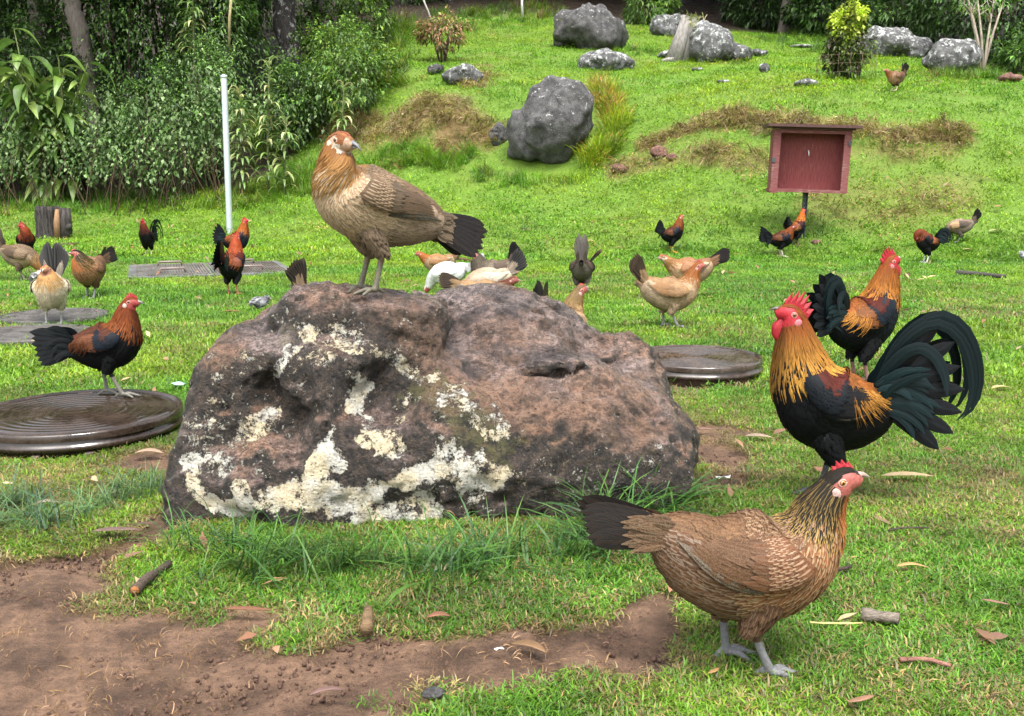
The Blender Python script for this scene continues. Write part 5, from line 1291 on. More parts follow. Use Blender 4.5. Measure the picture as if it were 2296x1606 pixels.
hedge('small bush with yellowish tips in front of the twin trunks', 770, 18.2, 150, 150, 13, MDG + YLG, .075, n=100, dep=.7)
# dead stems hanging under the hedge
def dead_stems():
    V = MB(); r = np.random.default_rng(3)
    for i in range(80):
        vx = r.uniform(-40, 560); D = r.uniform(15.2, 15.9); g = at(vx, 400, D); z = float(terrain(g[0], g[1])); h = r.uniform(.35, 1.3); lean = r.normal(0, .25, 2)
        V.tube([(g[0], D, z), (g[0] + lean[0] * .5, D - .08 + lean[1] * .2, z + h * .5), (g[0] + lean[0], D + lean[1] * .4, z + h)], [.008, .006, .003], 3, np.array((.075, .05, .03)) * r.uniform(.4, 1.3), cap=False)
    o = add('dead_stems', V.build('dead_stems', m_trunkp)); kind(o, 'stuff')
dead_stems()
# tall weeds with whorls of narrow drooping leaves
def stalk(label, vx, vy0, vy1, D, seed, lean=0.0, nleaf=190, size=.42, cols=None, group='tall spiky weeds in the hedge', name='tall_weed'):
    g = hit(vx, vy0) if D < 15.6 else at(vx, vy0, D); t = at(vx, vy1, g[1]) - g; r = np.random.default_rng(seed); o = thing(name, label, 'weed', g, 0, group)
    H = t[2]; m = MB(); m.tube([(0, 0, -.3), (lean * .4, 0, H * .5), (lean, 0, H)], [.022, .018, .008], 7, (.10, .12, .05)); add('stem', m.build('stem', m_trunkp), o)
    z = np.sort(r.uniform(.12, 1.0, nleaf)); a = r.uniform(0, 6.28, nleaf); P = np.stack([lean * z + .01 * np.cos(a), .01 * np.sin(a), z * H], 1)
    c = cols or [(.19, .29, .08), (.14, .23, .06), (.27, .33, .12), (.38, .37, .17), (.11, .18, .05)]
    V = []; F = []; C = []; k = 0
    for i in range(nleaf):
        d = np.array([math.cos(a[i]), math.sin(a[i]), 0]); s_ = np.array([-d[1], d[0], 0]); L = size * r.uniform(.6, 1.1) * (1 - .35 * z[i]); w = L * .075; an = .55 + .4 * (z[i] > .85); p = P[i].copy(); col = np.array(c[r.integers(len(c))]) * r.uniform(.7, 1.3)
        for q_ in range(6):
            ww = w * (.4, .9, 1, .8, .5, .03)[q_]; V += [p - s_ * ww, p + s_ * ww]; C += [col] * 2
            p = p + L / 5 * (math.cos(an) * d + math.sin(an) * np.array([0, 0, 1.])); an -= .42
        for q_ in range(5): b_ = k + q_ * 2; F.append([b_, b_ + 1, b_ + 3, b_ + 2])
        k += 12
    kind(add('foliage', mesh('foliage', np.array(V), np.array(F), m_leafd, {'col': np.array(C)}), o), 'stuff')
stalk('tall spiky weed just right of the leaning pole', 546, 446, 205, 15.0, 1, .02)
stalk('tallest spiky weed, in the middle of its trio, pale leaf tips', 600, 444, 128, 15.1, 2, .12, 110)
stalk('short spiky weed rising in front of the right-hand side of its trio', 636, 446, 262, 14.9, 3, .10, 70)
stalk('spiky weed at the top of the hedge beside the thin bamboo cane', 436, 150, -60, 16.6, 4, .05, 80, group='tall spiky weeds in the hedge')
stalk('pale-tipped spiky weed left of the perched hen in the rough grass', 768, 330, 190, 16.0, 5, .05, 60)
# big-leaved plant at the upper left: every leaf its own piece
def big_leaf_plant():
    g = at(95, 300, 15.9); o = thing('big_leaved_plant', 'lush plant with broad drooping yellow-green leaves in the upper left corner', 'plant', (g[0], g[1], float(terrain(g[0], g[1])))); r = np.random.default_rng(8)
    n = 7; ts = np.linspace(0, 1, n); wd = np.array([.10, .75, 1, .95, .75, .4, .02]); forms_ = []
    for cc in ((.10, .165, .03), (.07, .13, .025), (.14, .20, .045)):
        V = []; C = []
        for i in range(n):
            x = ts[i]; z = .18 * x - .75 * x ** 2.2; w = wd[i] * .16
            for y in (-1, -.5, 0, .5, 1): V.append((x * .92, y * w, z + .10 * w * abs(y) * 4 + .012 * math.sin(9 * x + y * 3))); C.append(np.array(cc) * (1.35 if y == 0 else 1) * (1.5 if i > 4 else 1))
        i = (np.arange(n - 1)[:, None] * 5 + np.arange(4)).ravel(); forms_.append(mesh('leaf', np.array(V), np.stack([i, i + 1, i + 6, i + 5], 1), m_leafd, {'col': np.array(C)}))
    z0_ = o.location[2]
    for i in range(14):
        vx = r.uniform(-30, 200); top = at(vx, r.uniform(40, 200), r.uniform(15.3, 16.1)); b_ = np.array([g[0] + r.normal(0, .2), 16.1, z0_]); m = MB()
        t_ = top - np.array(o.location); b0 = b_ - np.array(o.location); m.tube([b0, (b0 + t_) / 2 + (0, .1, .2), t_], [.02, .016, .008], 6, (.09, .11, .04)); add('stem', m.build('stem', m_trunkp), o)
        for k in range(11):
            f_ = 1 - .085 * k; p = b0 * (1 - f_) + t_ * f_ + np.array([0, .1, .2]) * 4 * f_ * (1 - f_) * .5; a = k * 2.4 + r.normal(0, .4)
            add('leaf', forms_[r.integers(3)], o, p, (r.normal(0, .2), r.uniform(-.3, .5), a), r.uniform(.34, .64))
big_leaf_plant()
# trunks
def trunk_tree(label, pts, D, rpx, seed, mat=None, crown_at=None, name='tree', group=None, cr=(2.2, 2.0, 1.5), cols=DKG, ncl=150):
    """pts: picture points up the trunk; the crown lies above the picture"""
    P = np.array([at(x, y, D) for x, y in pts]); b0 = P[0].copy(); b0[2] = min(b0[2], float(terrain(b0[0], b0[1]))) - .1
    s = D / FPX; top = P[-1] + (P[-1] - P[-2]) / np.linalg.norm(P[-1] - P[-2]) * 1.6; P = np.vstack([P, top]); P[0] = b0
    o = thing(name, label, 'tree', b0, 0, group); r = np.random.default_rng(seed)
    C, _ = catmull(np.c_[P[:, [0, 2]], P[:, [1]], P[:, [1]]], 14) if False else (None, None)
    Q = P - b0; tz = np.linspace(0, 1, 13); idx = np.linspace(0, 1, len(Q)); Q = np.stack([np.interp(tz, idx, Q[:, k]) for k in range(3)], 1) + r.normal(0, .02, (13, 3)); rad = rpx * s * (1.25 - .5 * tz); rad[0] *= 1.25
    V, F = tube(Q, rad, 12); V = V + .12 * rpx * s * fbm(V * 3, 3, seed)[:, None] * np.array([1, 1, 0]); tr = add('trunk', mesh('trunk', V, F, mat or m_trunk, {'col': np.tile((.105, .088, .076), (len(V), 1))}), o)
    m = MB(); e = Q[-1]
    for i in range(5):
        a = i * 1.3 + seed; d = np.array([math.cos(a), math.sin(a), .6]); m.tube([e, e + d * .6, e + d * 1.3 + (0, 0, .2)], [rad[-1] * .6, rad[-1] * .4, .012], 6, (.12, .10, .085))
    add('limb', m.build('limb', mat or m_trunk), tr)
    V, F, c = crown(e + (0, 0, .9), cr, ncl, 36, .16, cols, seed, shell=.4, cl=.28); kind(add('crown', mesh('crown', V, F, m_leafd, {'col': c}, smooth=False), o), 'stuff')
    return o
GT = 'trees standing along the top of the slope'
trunk_tree('leaning twisted grey trunk at the upper left among the big leaves', [(200, 150), (178, 60), (165, 25), (160, -20)], 17.6, 17, 1, m_trunkp, group=GT)
trunk_tree('slender grey trunk further left, half hidden by broad leaves', [(95, 160), (82, 60), (70, -20)], 18.0, 11, 2, m_trunkp, group=GT)
trunk_tree('thick black trunk with white lichen spots standing behind the hedge', [(650, 135), (640, 60), (632, -30)], 19.6, 23, 3, group=GT)
trunk_tree('thin dark trunk beside a brown one, right of the black trunk', [(716, 120), (712, 50), (708, -30)], 21.5, 9, 4, group=GT)
trunk_tree('slim straight brown trunk in the gap left of the hillside', [(727, 128), (722, 60), (716, -30)], 21.4, 6, 5, m_trunkp, group=GT)
trunk_tree('pale slim trunk at the edge of the dark woods above the red box', [(1756, 68), (1762, 20), (1770, -40)], 26.5, 10, 6, m_trunkp, cr=(3, 2.4, 1.6), group=GT)
trunk_tree('dim trunk deep in the shade above the snag', [(1622, 40), (1628, 10), (1634, -40)], 29, 9, 7, cr=(3.2, 2.6, 1.6), group=GT)
trunk_tree('dim trunk in the woods above the pointed boulder', [(1415, 40), (1418, 0), (1420, -40)], 29.5, 7, 8, cr=(3.2, 2.6, 1.6), group=GT)
trunk_tree('grey forked trunk in the woods over the yellow-green bush', [(2040, 70), (2030, 20), (2015, -40)], 25, 7, 9, m_trunkp, cr=(3, 2.4, 1.6), group=GT)
trunk_tree('shaded thin trunk above the reddish bush on the hill', [(1010, 25), (1006, -5), (1004, -50)], 29, 7, 10, cr=(3.2, 2.6, 1.6), group=GT)
# a thin cane and a white stake
def pole_thing(label, cat, name, p0, p1, D, rpx, c, seed=0):
    a = at(*p0, D); b_ = at(*p1, D); o = thing(name, label, cat, a); m = MB(); m.tube([(0, 0, -.1), (b_ - a) * .5 + rng.normal(0, .01, 3), b_ - a], rpx * D / FPX, 7, c); add('shaft', m.build('shaft', m_trunkp), o); return o
pole_thing('thin upright bamboo cane in the hedge, left of the black trunk', 'cane', 'bamboo_cane', (620 * 0 + 513, 95), (520, -20), 17.2, 3, (.30, .25, .13))
pole_thing('white stake at the top of the hill, at the edge of the woods', 'stake', 'stake', (1172, 30), (1171, -15), 26, 2.5, (.55, .55, .52))
pole_thing('pale bent stick slanting up from behind the reddish bush', 'stick', 'stick', (975, 60), (945, -10), 21.8, 2, (.35, .33, .30))
# broken grey snag with grass on top
def snag():
    g = hit(1530, 135); k = g[1] / FPX; o = thing('snag', 'broken grey weathered tree base leaning on the jagged boulder', 'dead tree', g); m = MB()
    for i in range(7):
        a = i * .9; m.tube([(math.cos(a) * 20 * k - 10 * k, math.sin(a) * 12 * k, -.1), (math.cos(a) * 14 * k + 4 * k, math.sin(a) * 9 * k, 45 * k), (math.cos(a) * 10 * k + 14 * k, math.sin(a) * 7 * k, (82 + 8 * math.sin(i * 2)) * k)], [13 * k, 11 * k, 9 * k], 8, (.22, .205, .19))
    m.tube([(-10 * k, -10 * k, 2 * k), (-48 * k, -14 * k, -4 * k)], [9 * k, 3 * k], 7, (.26, .24, .22)); add('trunk', m.build('trunk', m_trunkp), o)
    V, F, C = blade_clump(50, .16, .08, .22, .014, 1.2, [(.18, .24, .05), (.12, .18, .03), (.3, .26, .1)], seed=4, segs=3, curl=.7); kind(add('grass_tuft', mesh('grass_tuft', V, F, m_leafd, {'col': C}), o, (14 * k, -.06, 86 * k)), 'stuff')
    for i in range(3): add('grass_tuft', bpy.data.meshes['grass_tuft'], o, (26 * k + i * 6 * k, -.25, (70 - 22 * i) * k), (.9, 0, i))['kind'] = 'stuff'
snag()
# yellow-green bush in its wire cage
g = hit(1895, 180); k = g[1] / FPX
V, F, c = crown((0, 0, 118 * k), (34 * k, 30 * k, 34 * k), 46, 22, .075, [(.36, .46, .035), (.28, .40, .03), (.42, .48, .07)], 22, .6, cl=.34)
V2, F2, c2 = crown((10 * k, 0, 150 * k), (14 * k, 12 * k, 22 * k), 14, 16, .07, [(.38, .48, .035), (.44, .50, .08)], 23, .6)
E2 = (np.concatenate([V, V2]), np.concatenate([F, F2 + len(V)]), np.concatenate([c, c2]))
shrub('bright yellow-green bush in a wire cage on the upper lawn', g, (46 * k, 40 * k, 58 * k), 66 * k, 90, 22, .075, [(.05, .075, .02), (.08, .12, .025), (.12, .18, .03), (.07, .05, .03)], 21, 'bush', 'bush', stems=6, aspect=.55, extra=E2)
cg = thing('wire_cage', 'low rusty wire mesh cage round the yellow-green bush', 'cage', g); m = MB(); r_ = 62 * k
for i in range(16):
    a = i * 2 * math.pi / 16 + .2
    wm = MB(); wm.tube([(0, 0, -.05), (.01, 0, 52 * k)], .0022, 4, (.16, .12, .08)); add('wire', wm.build('wire', m_trunkp), cg, (math.cos(a) * r_, math.sin(a) * r_, 0))
for z in (12, 30, 48): wm = MB(); wm.tube([(math.cos(a) * r_, math.sin(a) * r_, z * k) for a in np.linspace(0, 2 * math.pi, 25)], .0019, 4, (.16, .12, .08), cap=False); add('hoop', wm.build('hoop', m_trunkp), cg)
# reddish bush
g = hit(992, 140); k = g[1] / FPX
shrub('reddish pink-tipped bush on bare stems, on the hill left of centre', g, (50 * k, 40 * k, 30 * k), 66 * k, 80, 20, .085, [(.24, .12, .06), (.30, .16, .09), (.17, .18, .04), (.12, .16, .03), (.33, .20, .12)], 31, 'bush', 'bush', stems=12, aspect=.4, jag=.5)
# bare pale shrub at the right
def bare_shrub():
    g = hit(2205, 172); k = g[1] / FPX; o = thing('bare_shrub', 'almost leafless pale-stemmed shrub beside the mottled boulder at right', 'shrub', g); r = np.random.default_rng(2)
    for i in range(6):
        m = MB(); a = r.uniform(0, 6.28); x0 = np.array([math.cos(a) * 6 * k, math.sin(a) * 6 * k, -.1]); e = np.array([r.uniform(-70, 60) * k, r.uniform(-20, 30) * k, r.uniform(150, 210) * k]); mid = x0 * .5 + e * .35 + (0, 0, 20 * k)
        m.tube([x0, mid, e], [3.6 * k, 2.6 * k, 1 * k], 6, (.30, .25, .20))
        for j in range(5):
            f_ = r.uniform(.35, .95); p = mid * (1 - f_) + e * f_; q_ = p + np.array([r.uniform(-45, 45) * k, r.uniform(-15, 15) * k, r.uniform(10, 50) * k]); m.tube([p, (p + q_) / 2 + r.normal(0, 3 * k, 3), q_], [1.6 * k, 1.2 * k, .5 * k], 5, (.32, .27, .22))
        add('stem', m.build('stem', m_trunkp), o)
    V, F, c = crown((0, 0, 175 * k), (80 * k, 30 * k, 40 * k), 40, 7, .09, MDG + YLG[:1], 77, cl=.4); kind(add('foliage', mesh('foliage', V, F, m_leafd, {'col': c}, smooth=False), o), 'stuff')
bare_shrub()
# undergrowth along the edge of the woods
UG = 'dark undergrowth along the edge of the woods'
for i, (lb, vx, D, w, h, cl_, sz_) in enumerate((
    ('dark fern-like shrub at the top, left of the yellow-green bush', 1835, 25.5, 120, 110, DKG + MDG[:1], .16), ('dark strap-leaved clump in the shade above the red box', 1690, 28, 110, 80, DKG[:3], .18), ('arching grassy dark clump behind the flat-topped boulder', 2000, 24.0, 150, 110, DKG, .17),
    ('glossy dark shrub with broad leaves in the top right corner', 2230, 20.5, 220, 210, DKG[:3], .15), ('dark leafy shrub over the mottled boulder', 2120, 22.5, 150, 160, DKG[:3], .15), ('low fern at the right edge beneath the dark shrub', 2290, 18.5, 90, 80, MDG, .10),
    ('leafy yellowish sapling above the far white-lichened boulder', 1450, 27.0, 90, 90, MDG + YLG[:1], .11), ('dim undergrowth at the top left of centre', 1080, 31, 190, 110, DKG[:3], .16), ('dim undergrowth at the top centre, behind the stake', 1240, 31, 200, 110, DKG[:3], .16), ('shaded shrub behind the pointed boulder', 1370, 32, 180, 110, DKG[:3], .16),
    ('shaded shrub deep in the woods above the snag', 1560, 32, 200, 110, DKG[:3], .16), ('shaded shrub at the top behind the pale slim trunk', 1760, 31, 220, 120, DKG[:3], .16), ('shaded shrub at the top behind the yellow-green bush', 1940, 29, 220, 140, DKG[:3], .16),
    ('rough green bush at the top of the grassy gap', 930, 29, 150, 130, MDG + DKG, .12), ('weedy bush beyond the twin trunks', 800, 27, 170, 150, MDG + DKG, .11), ('dim green bush behind the black trunk', 640, 25, 190, 200, DKG + MDG[:1], .12), ('young leafy shrub behind the yellow-green bush', 1925, 26, 80, 90, MDG, .13))):
    g = at(vx, 300, D); g[2] = float(terrain(g[0], g[1])); s = D / FPX
    shrub(lb, g, (w * s * .55, .9, h * s * .62), h * s * .5, 110, 26, sz_, cl_, 200 + i, 'undergrowth_shrub', 'shrub', UG, 4, .30 if i in (1, 2) else .42)
# the hedge and the wood go on to either side
def side_growth():
    Vs, Fs, Cs = [], [], []; n0 = 0; r = np.random.default_rng(31)
    for i in range(46):
        left = i < 32; vx = r.uniform(-1400, -150) if left else r.uniform(2420, 3100); D = r.uniform(16.2, 23) if left else r.uniform(17, 24); g = at(vx, 400, D); z = float(terrain(g[0], g[1])) + r.uniform(.6, 2.2)
        V, F, c = crown((g[0], D, z), (1.5, 1.0, 1.4), 60, 26, .10, DKG + MDG[:2], 600 + i, cl=.28, jag=.5); Vs.append(V); Fs.append(F + n0); Cs.append(c); n0 += len(V)
    kind(add('side_hedge', mesh('side_hedge', np.concatenate(Vs), np.concatenate(Fs), m_leafd, {'col': np.concatenate(Cs)}, smooth=False)), 'stuff')
side_growth()
# the wood itself beyond: one mass of foliage on a dim slope
def wood_mass():
    r = np.random.default_rng(12); Vs, Fs, Cs = [], [], []; n0 = 0
    for i in range(80):
        u = r.uniform(-1.0, .8); D = r.uniform(33, 46); x = u * D; z = float(terrain(x, D)) + r.uniform(0, 6.5)
        V, F, c = crown((x, D, z), (2.6, 1.6, 1.8), 40, 18, .42, DKG, 300 + i, shell=.3, cl=.4); Vs.append(V); Fs.append(F + n0); Cs.append(c * .8); n0 += len(V)
    o = add('far_wood', mesh('far_wood', np.concatenate(Vs), np.concatenate(Fs), m_leafd, {'col': np.concatenate(Cs)}, smooth=False)); kind(o, 'stuff')
wood_mass()
# tall trees of the wood whose crowns shade its edge
for i, (vx, D, lb) in enumerate(((1120, 31.5, 'shadowy forest tree at the top, left of the white stake'), (1300, 32.5, 'shadowy forest tree at the top, over the tall pointed boulder'), (1500, 31.5, 'shadowy forest tree behind the far white-lichened boulder'), (1700, 30.5, 'shadowy forest tree behind the pale slim trunk'), (1900, 29.5, 'shadowy forest tree behind the yellow-green bush'), (2100, 26.5, 'shadowy forest tree behind the flat-topped boulder'), (2290, 24.5, 'shadowy forest tree in the top right corner'))):
    g = at(vx, 0, D); zg = float(terrain(g[0], g[1])); o = thing('forest_tree', lb, 'tree', (g[0], D, zg), 0, 'shadowy forest trees'); V, F = tube([(0, 0, -.2), (.1, 0, 2), (.0, .1, 4.6)], [.16, .13, .09], 10); add('trunk', mesh('trunk', V, F, m_trunk), o)
    V, F, c = crown((0, -.5, 4.4), (3.3, 3.2, 1.7), 150, 30, .30, DKG, 400 + i, shell=.35, cl=.3); kind(add('crown', mesh('crown', V, F, m_leafd, {'col': c}, smooth=False), o), 'stuff')
for i, (vx, D, lb) in enumerate(((0, 20.5, 'unseen tree added to shade the hedge in the top left corner'), (250, 20.8, 'unseen tree added to shade the hedge, right of the twisted trunk'), (480, 21.2, 'unseen tree added to shade the hedge, left of the black trunk'))):  # crowns above the view, added to darken the hedge below
    g = at(vx, 0, D); zg = float(terrain(g[0], g[1])); o = thing('forest_tree', lb, 'tree', (g[0], D, zg), 0, 'unseen trees added to shade the hedge'); V, F = tube([(0, 0, -.2), (.1, 0, 2), (.0, .1, 3.6)], [.14, .11, .07], 10); add('trunk', mesh('trunk', V, F, m_trunk), o)
    V, F, c = crown((0, -1.2, 3.6), (2.4, 2.6, 1.2), 130, 30, .22, DKG + MDG[:1], 420 + i, shell=.35, cl=.3); kind(add('crown', mesh('crown', V, F, m_leafd, {'col': c}, smooth=False), o), 'stuff')
# ------------------------------------------------------------------ the flock
HG_ = 'hens of the flock'; RG_ = 'roosters of the flock'
def hen(label, vx, vy, hd, pal, **kw): return bird(label, 'hen', vx, vy, hd, pal, group=HG_, **kw)
def roo(label, vx, vy, hd, pal, **kw): return bird(label, 'rooster', vx, vy, hd, pal, male=True, group=RG_, **kw)
# in front
hen('speckled brown hen with black-striped yellow neck, nearest the camera', 1666, 1500, 2, 'brown_hen', detail=2.6, comb=.50, tail_ang=(R(164), R(176)), spread=.022, fan=.10, tail_w=.034, seed=1, legs=((-.035, 0), (.025, 0)), height=.965, tailL=1.02)
hen('tan hen with a pale throat perched on top of the big boulder, head turned', 0, 0, 208, 'tan_hen', detail=2.4, comb=.2, cov=.65, seed=5, yaw=R(120), prof=PERCH, tail_ang=(R(190), R(214)), at_point=rock_hit(836, 652), sink=.004, height=.985, legs=((-.005, 0), (.01, 0)), tailL=.92, beak=1.3, spread=.035)
roo('big golden-necked black rooster with a huge sickle tail, facing left', 1852, 1125, 180 - 6, 'red_rooster', tail='sickle', detail=2.3, comb=1.35, seed=2, height=1.05, hackle_len=1.2, sickle=[(-.09, .28), (-.140, .40), (-.19, .462), (-.245, .487), (-.298, .455), (-.332, .388), (-.343, .312), (-.330, .258), (-.305, .230)])
roo('orange-necked rooster with a brown wing patch, facing right behind the golden-necked one', 1925, 862, 18, 'bay_rooster', tail='sickle', detail=1.6, comb=1.3, seed=3, height=1.07, sickle=[(-.09, .27), (-.105, .37), (-.14, .43), (-.18, .41), (-.198, .34), (-.186, .27), (-.13, .22)], tailL=.75, tail_ang=(R(118), R(200)))
roo('young black cockerel with a rusty neck standing on the raised brown lid', 245, 886, 8, 'cockerel', detail=1.8, comb=.62, seed=6, prof=COCK, tail='plain', tail_ang=(R(165), R(200)), tailL=.78, at_point=(*flat(245, 886, .073)[:2], .073), legs=((-.03, 0), (.05, 0)), height=.87, hackle_len=.75)
# left
hen('cream hen with a tall fanned black tail, facing the camera', 122, 728, -72, 'cream_hen', detail=1.3, comb=.25, seed=7, prof=HUNCH, tail_ang=(R(94), R(122)), fan=.40, fanface=.85, tail_n=8, tailL=1.25, height=1.0, yaw=R(-12))
hen('white hen mostly hidden behind the cream hen, only its rump showing', 103, 688, 96, 'white_hen', detail=.8, comb=.3, height=.82, seed=8, prof=PECK, tail_ang=(R(180), R(200)), tailL=.5)
hen('brown hen with a red face crouching at the right of the cream hen', 206, 670, -98, 'brown_hen', detail=.9, comb=.3, seed=9, prof=HUNCH, yaw=R(-60), tail_ang=(R(150), R(175)), legs=((.03, 0), (-.02, 0)))
hen('pale-bellied tan hen pecking the grass at the left edge', 48, 628, -6, 'tan_hen', detail=.9, comb=.2, seed=10, prof=PECK, tail_ang=(R(100), R(128)), legs=((-.03, 0), (.04, 0)), over=dict(tail=(.06, .045, .035)))
roo('dark rooster with a rust-red neck behind the pecking tan hen, at far left', 62, 592, -60, 'red_rooster', yaw=R(-95), detail=.8, comb=.7, seed=11, tail='sickle', tailL=.8, over=dict(hk0=(.17, .028, .008), hk1=(.24, .05, .012), sad0=(.1, .03, .01), sad1=(.14, .04, .012)), height=.88, prof=PREEN[:6] + [[.088, .350, .050, .063], [.102, .388, .038, .047], [.112, .416, .030, .036], [.128, .436, .0235, .0265], [.148, .432, .017, .0185], [.158, .426, .0095, .011]])
roo('slim black rooster facing the camera beside the ribbed cover', 334, 576, -98, 'red_rooster', detail=.8, comb=.7, seed=12, tail='sickle', tailL=.62, height=.82, over=dict(hk0=(.16, .03, .012), hk1=(.06, .016, .01), sad0=(.06, .02, .01), sad1=(.08, .025, .012), leg=(.42, .33, .28)))
roo('orange-necked rooster at the foot of the leaning pole, facing right', 532, 588, 12, 'bay_rooster', detail=.8, comb=.9, seed=13, tail='plain', tailL=.85, height=.86, over=dict(hk0=(.22, .05, .008), hk1=(.32, .10, .016), sad0=(.2, .05, .01), sad1=(.22, .06, .01)), tail_ang=(R(120), R(190)))
roo('rust-backed rooster seen from behind, black tail towards the camera, on the ribbed cover', 522, 662, 78, 'bay_rooster', detail=.9, comb=.7, seed=14, tail='plain', tailL=.85, height=.90, fan=.12, over=dict(hk0=(.24, .04, .012), hk1=(.26, .05, .012), back=(.14, .03, .012), sad0=(.16, .04, .012), sad1=(.2, .06, .016), leg=(.38, .16, .09), bay=(.16, .05, .03)), tail_ang=(R(104), R(150)))
# centre
hen('brown hen behind the left shoulder of the big boulder, only its black tail showing', 742, 762, -8, 'grey_hen', detail=.7, comb=.3, seed=15, prof=PECK, tail_ang=(R(92), R(120)), over=dict(tailc=(.12, .08, .05), back=(.13, .09, .06)))
hen('small orange-buff hen striding left, beyond the perched hen tail', 984, 634, 180, 'buff_hen', detail=.8, comb=.15, seed=16, prof=LOW, height=.80, legs=((.06, 0), (-.03, 0)), tail_ang=(R(122), R(146)), over=dict(back=(.22, .10, .035), wingbow=(.22, .10, .04), hk0=(.22, .065, .016), hk1=(.26, .09, .02)))
hen('white hen with its head down behind the big boulder', 1006, 668, 165, 'white_hen', detail=.8, comb=.3, seed=17, prof=PECK, tail_ang=(R(180), R(200)), tailL=.45, height=.86)
hen('grey-brown hen with a raised dark tail among the group behind the boulder', 1102, 668, 186, 'grey_hen', detail=.8, comb=.25, seed=18, prof=HUNCH, tail_ang=(R(98), R(122)), height=.92)
hen('pale mottled hen with a fanned black tail behind the boulder crest', 1095, 700, 184, 'cream_hen', detail=.8, comb=.2, seed=19, prof=PECK, tail_ang=(R(112), R(148)), height=.95, over=dict(back=(.28, .2, .14)))
hen('buff-backed brown-headed hen just behind the boulder crest, facing right', 1085, 712, -4, 'buff_hen', detail=.8, comb=.15, seed=20, prof=LOW, tail_ang=(R(155), R(176)), height=.92, over=dict(hk0=(.09, .03, .018), hk1=(.10, .035, .02), face=(.22, .07, .055)), sink=.04)
hen('brown hen seen from behind flaring one wing, grey tail raised', 1304, 660, 84, 'grey_hen', detail=.8, comb=.2, seed=21, prof=PECK, tail_ang=(R(86), R(100)), fan=.16, fanface=.85, tail_n=6, tailL=1.35, height=.92, over=dict(tail=(.13, .115, .105), leg=(.34, .27, .23), wingbow=(.16, .08, .035)), legs=((.02, 0), (-.02, .03)), wing_flare=-1)
hen('gold-laced hen half hidden behind the right hump of the boulder', 1256, 826, 58, 'brown_hen', detail=1.0, comb=.35, seed=22, tail_ang=(R(98), R(120)), yaw=R(-30), fan=.05, height=.98, over=dict(hk0=(.10, .065, .03), hk1=(.12, .08, .035), breast=(.24, .15, .08), wingbow=(.24, .15, .08)))
hen('light buff hen with a dark raised tail, standing right of the boulder', 1500, 735, 2, 'buff_hen', detail=1.2, comb=.42, seed=23, tail_ang=(R(108), R(128)), legs=((-.035, 0), (.03, 0)), height=.98)
hen('orange-brown hen with a black-tipped tail walking left behind the light buff hen', 1545, 668, 180, 'tan_hen', detail=.9, comb=.12, seed=24, prof=LOW, tail_ang=(R(142), R(162)), over=dict(back=(.19, .08, .03), wingbow=(.19, .075, .03), bar=(.17, .07, .03), bay=(.16, .07, .03), breast=(.30, .17, .08), hk0=(.2, .1, .035), hk1=(.22, .11, .04), belly=(.30, .2, .12)), height=.98)
# right
roo('yellow-legged black and rust cockerel alone on the lawn, facing right', 1506, 567, 5, 'cockerel', detail=.8, comb=.15, seed=25, tail='plain', tail_ang=(R(112), R(160)), tailL=.72, height=.82, over=dict(leg=(.55, .27, .04), hk0=(.17, .045, .012), face=(.36, .10, .06)))
roo('black and rust cockerel with pale legs in front of the notice box post', 1750, 578, 4, 'cockerel', detail=.8, comb=.25, seed=26, tail='plain', tail_ang=(R(135), R(176)), tailL=.85, height=.90, over=dict(leg=(.50, .42, .36)), prof=[list(x) for x in COCK[:7]] + [[.092, .290, .046, .056], [.112, .322, .034, .041], [.132, .346, .027, .032], [.152, .358, .0225, .026], [.172, .352, .0150, .017], [.182, .346, .0085, .0095]])
roo('orange rooster with a red comb standing right at the notice box post', 1783, 556, 28, 'bay_rooster', detail=.8, comb=.9, seed=27, tail='plain', tail_ang=(R(110), R(150)), tailL=.6, height=.80, over=dict(hk0=(.30, .07, .01), hk1=(.40, .14, .018)))
roo('black rooster bending its rust-red neck to preen, at the right', 2076, 590, 186, 'red_rooster', detail=.9, comb=.5, seed=28, prof=PREEN, tail='sickle', tailL=.75, height=.86, over=dict(hk0=(.12, .025, .01), hk1=(.17, .04, .012), sad0=(.15, .05, .016), sad1=(.2, .07, .02), leg=(.5, .48, .47), bay=(.2, .07, .03)), tail_ang=(R(132), R(176)), sickle=[(-.09, .28), (-.14, .37), (-.19, .41), (-.235, .40), (-.265, .35), (-.27, .29), (-.25, .24)])
hen('grey-brown mottled hen with an upright black tail behind the preening rooster', 2150, 545, 160, 'grey_hen', detail=.8, comb=.15, seed=29, prof=PECK, tail_ang=(R(104), R(128)), height=.86, over=dict(back=(.16, .12, .09), wingbow=(.3, .18, .09), belly=(.13, .11, .09), breast=(.2, .13, .08)))
hen('lone brown hen with an upright dark tail on the upper lawn near the caged bush', 2006, 206, 205, 'brown_hen', detail=.6, comb=.1, seed=30, prof=LOW, tail_ang=(R(92), R(112)), height=.92, over=dict(hk0=(.16, .06, .025), hk1=(.16, .07, .03), hws=0, hwe=0, breast=(.24, .13, .07), leg=(.5, .4, .3)))
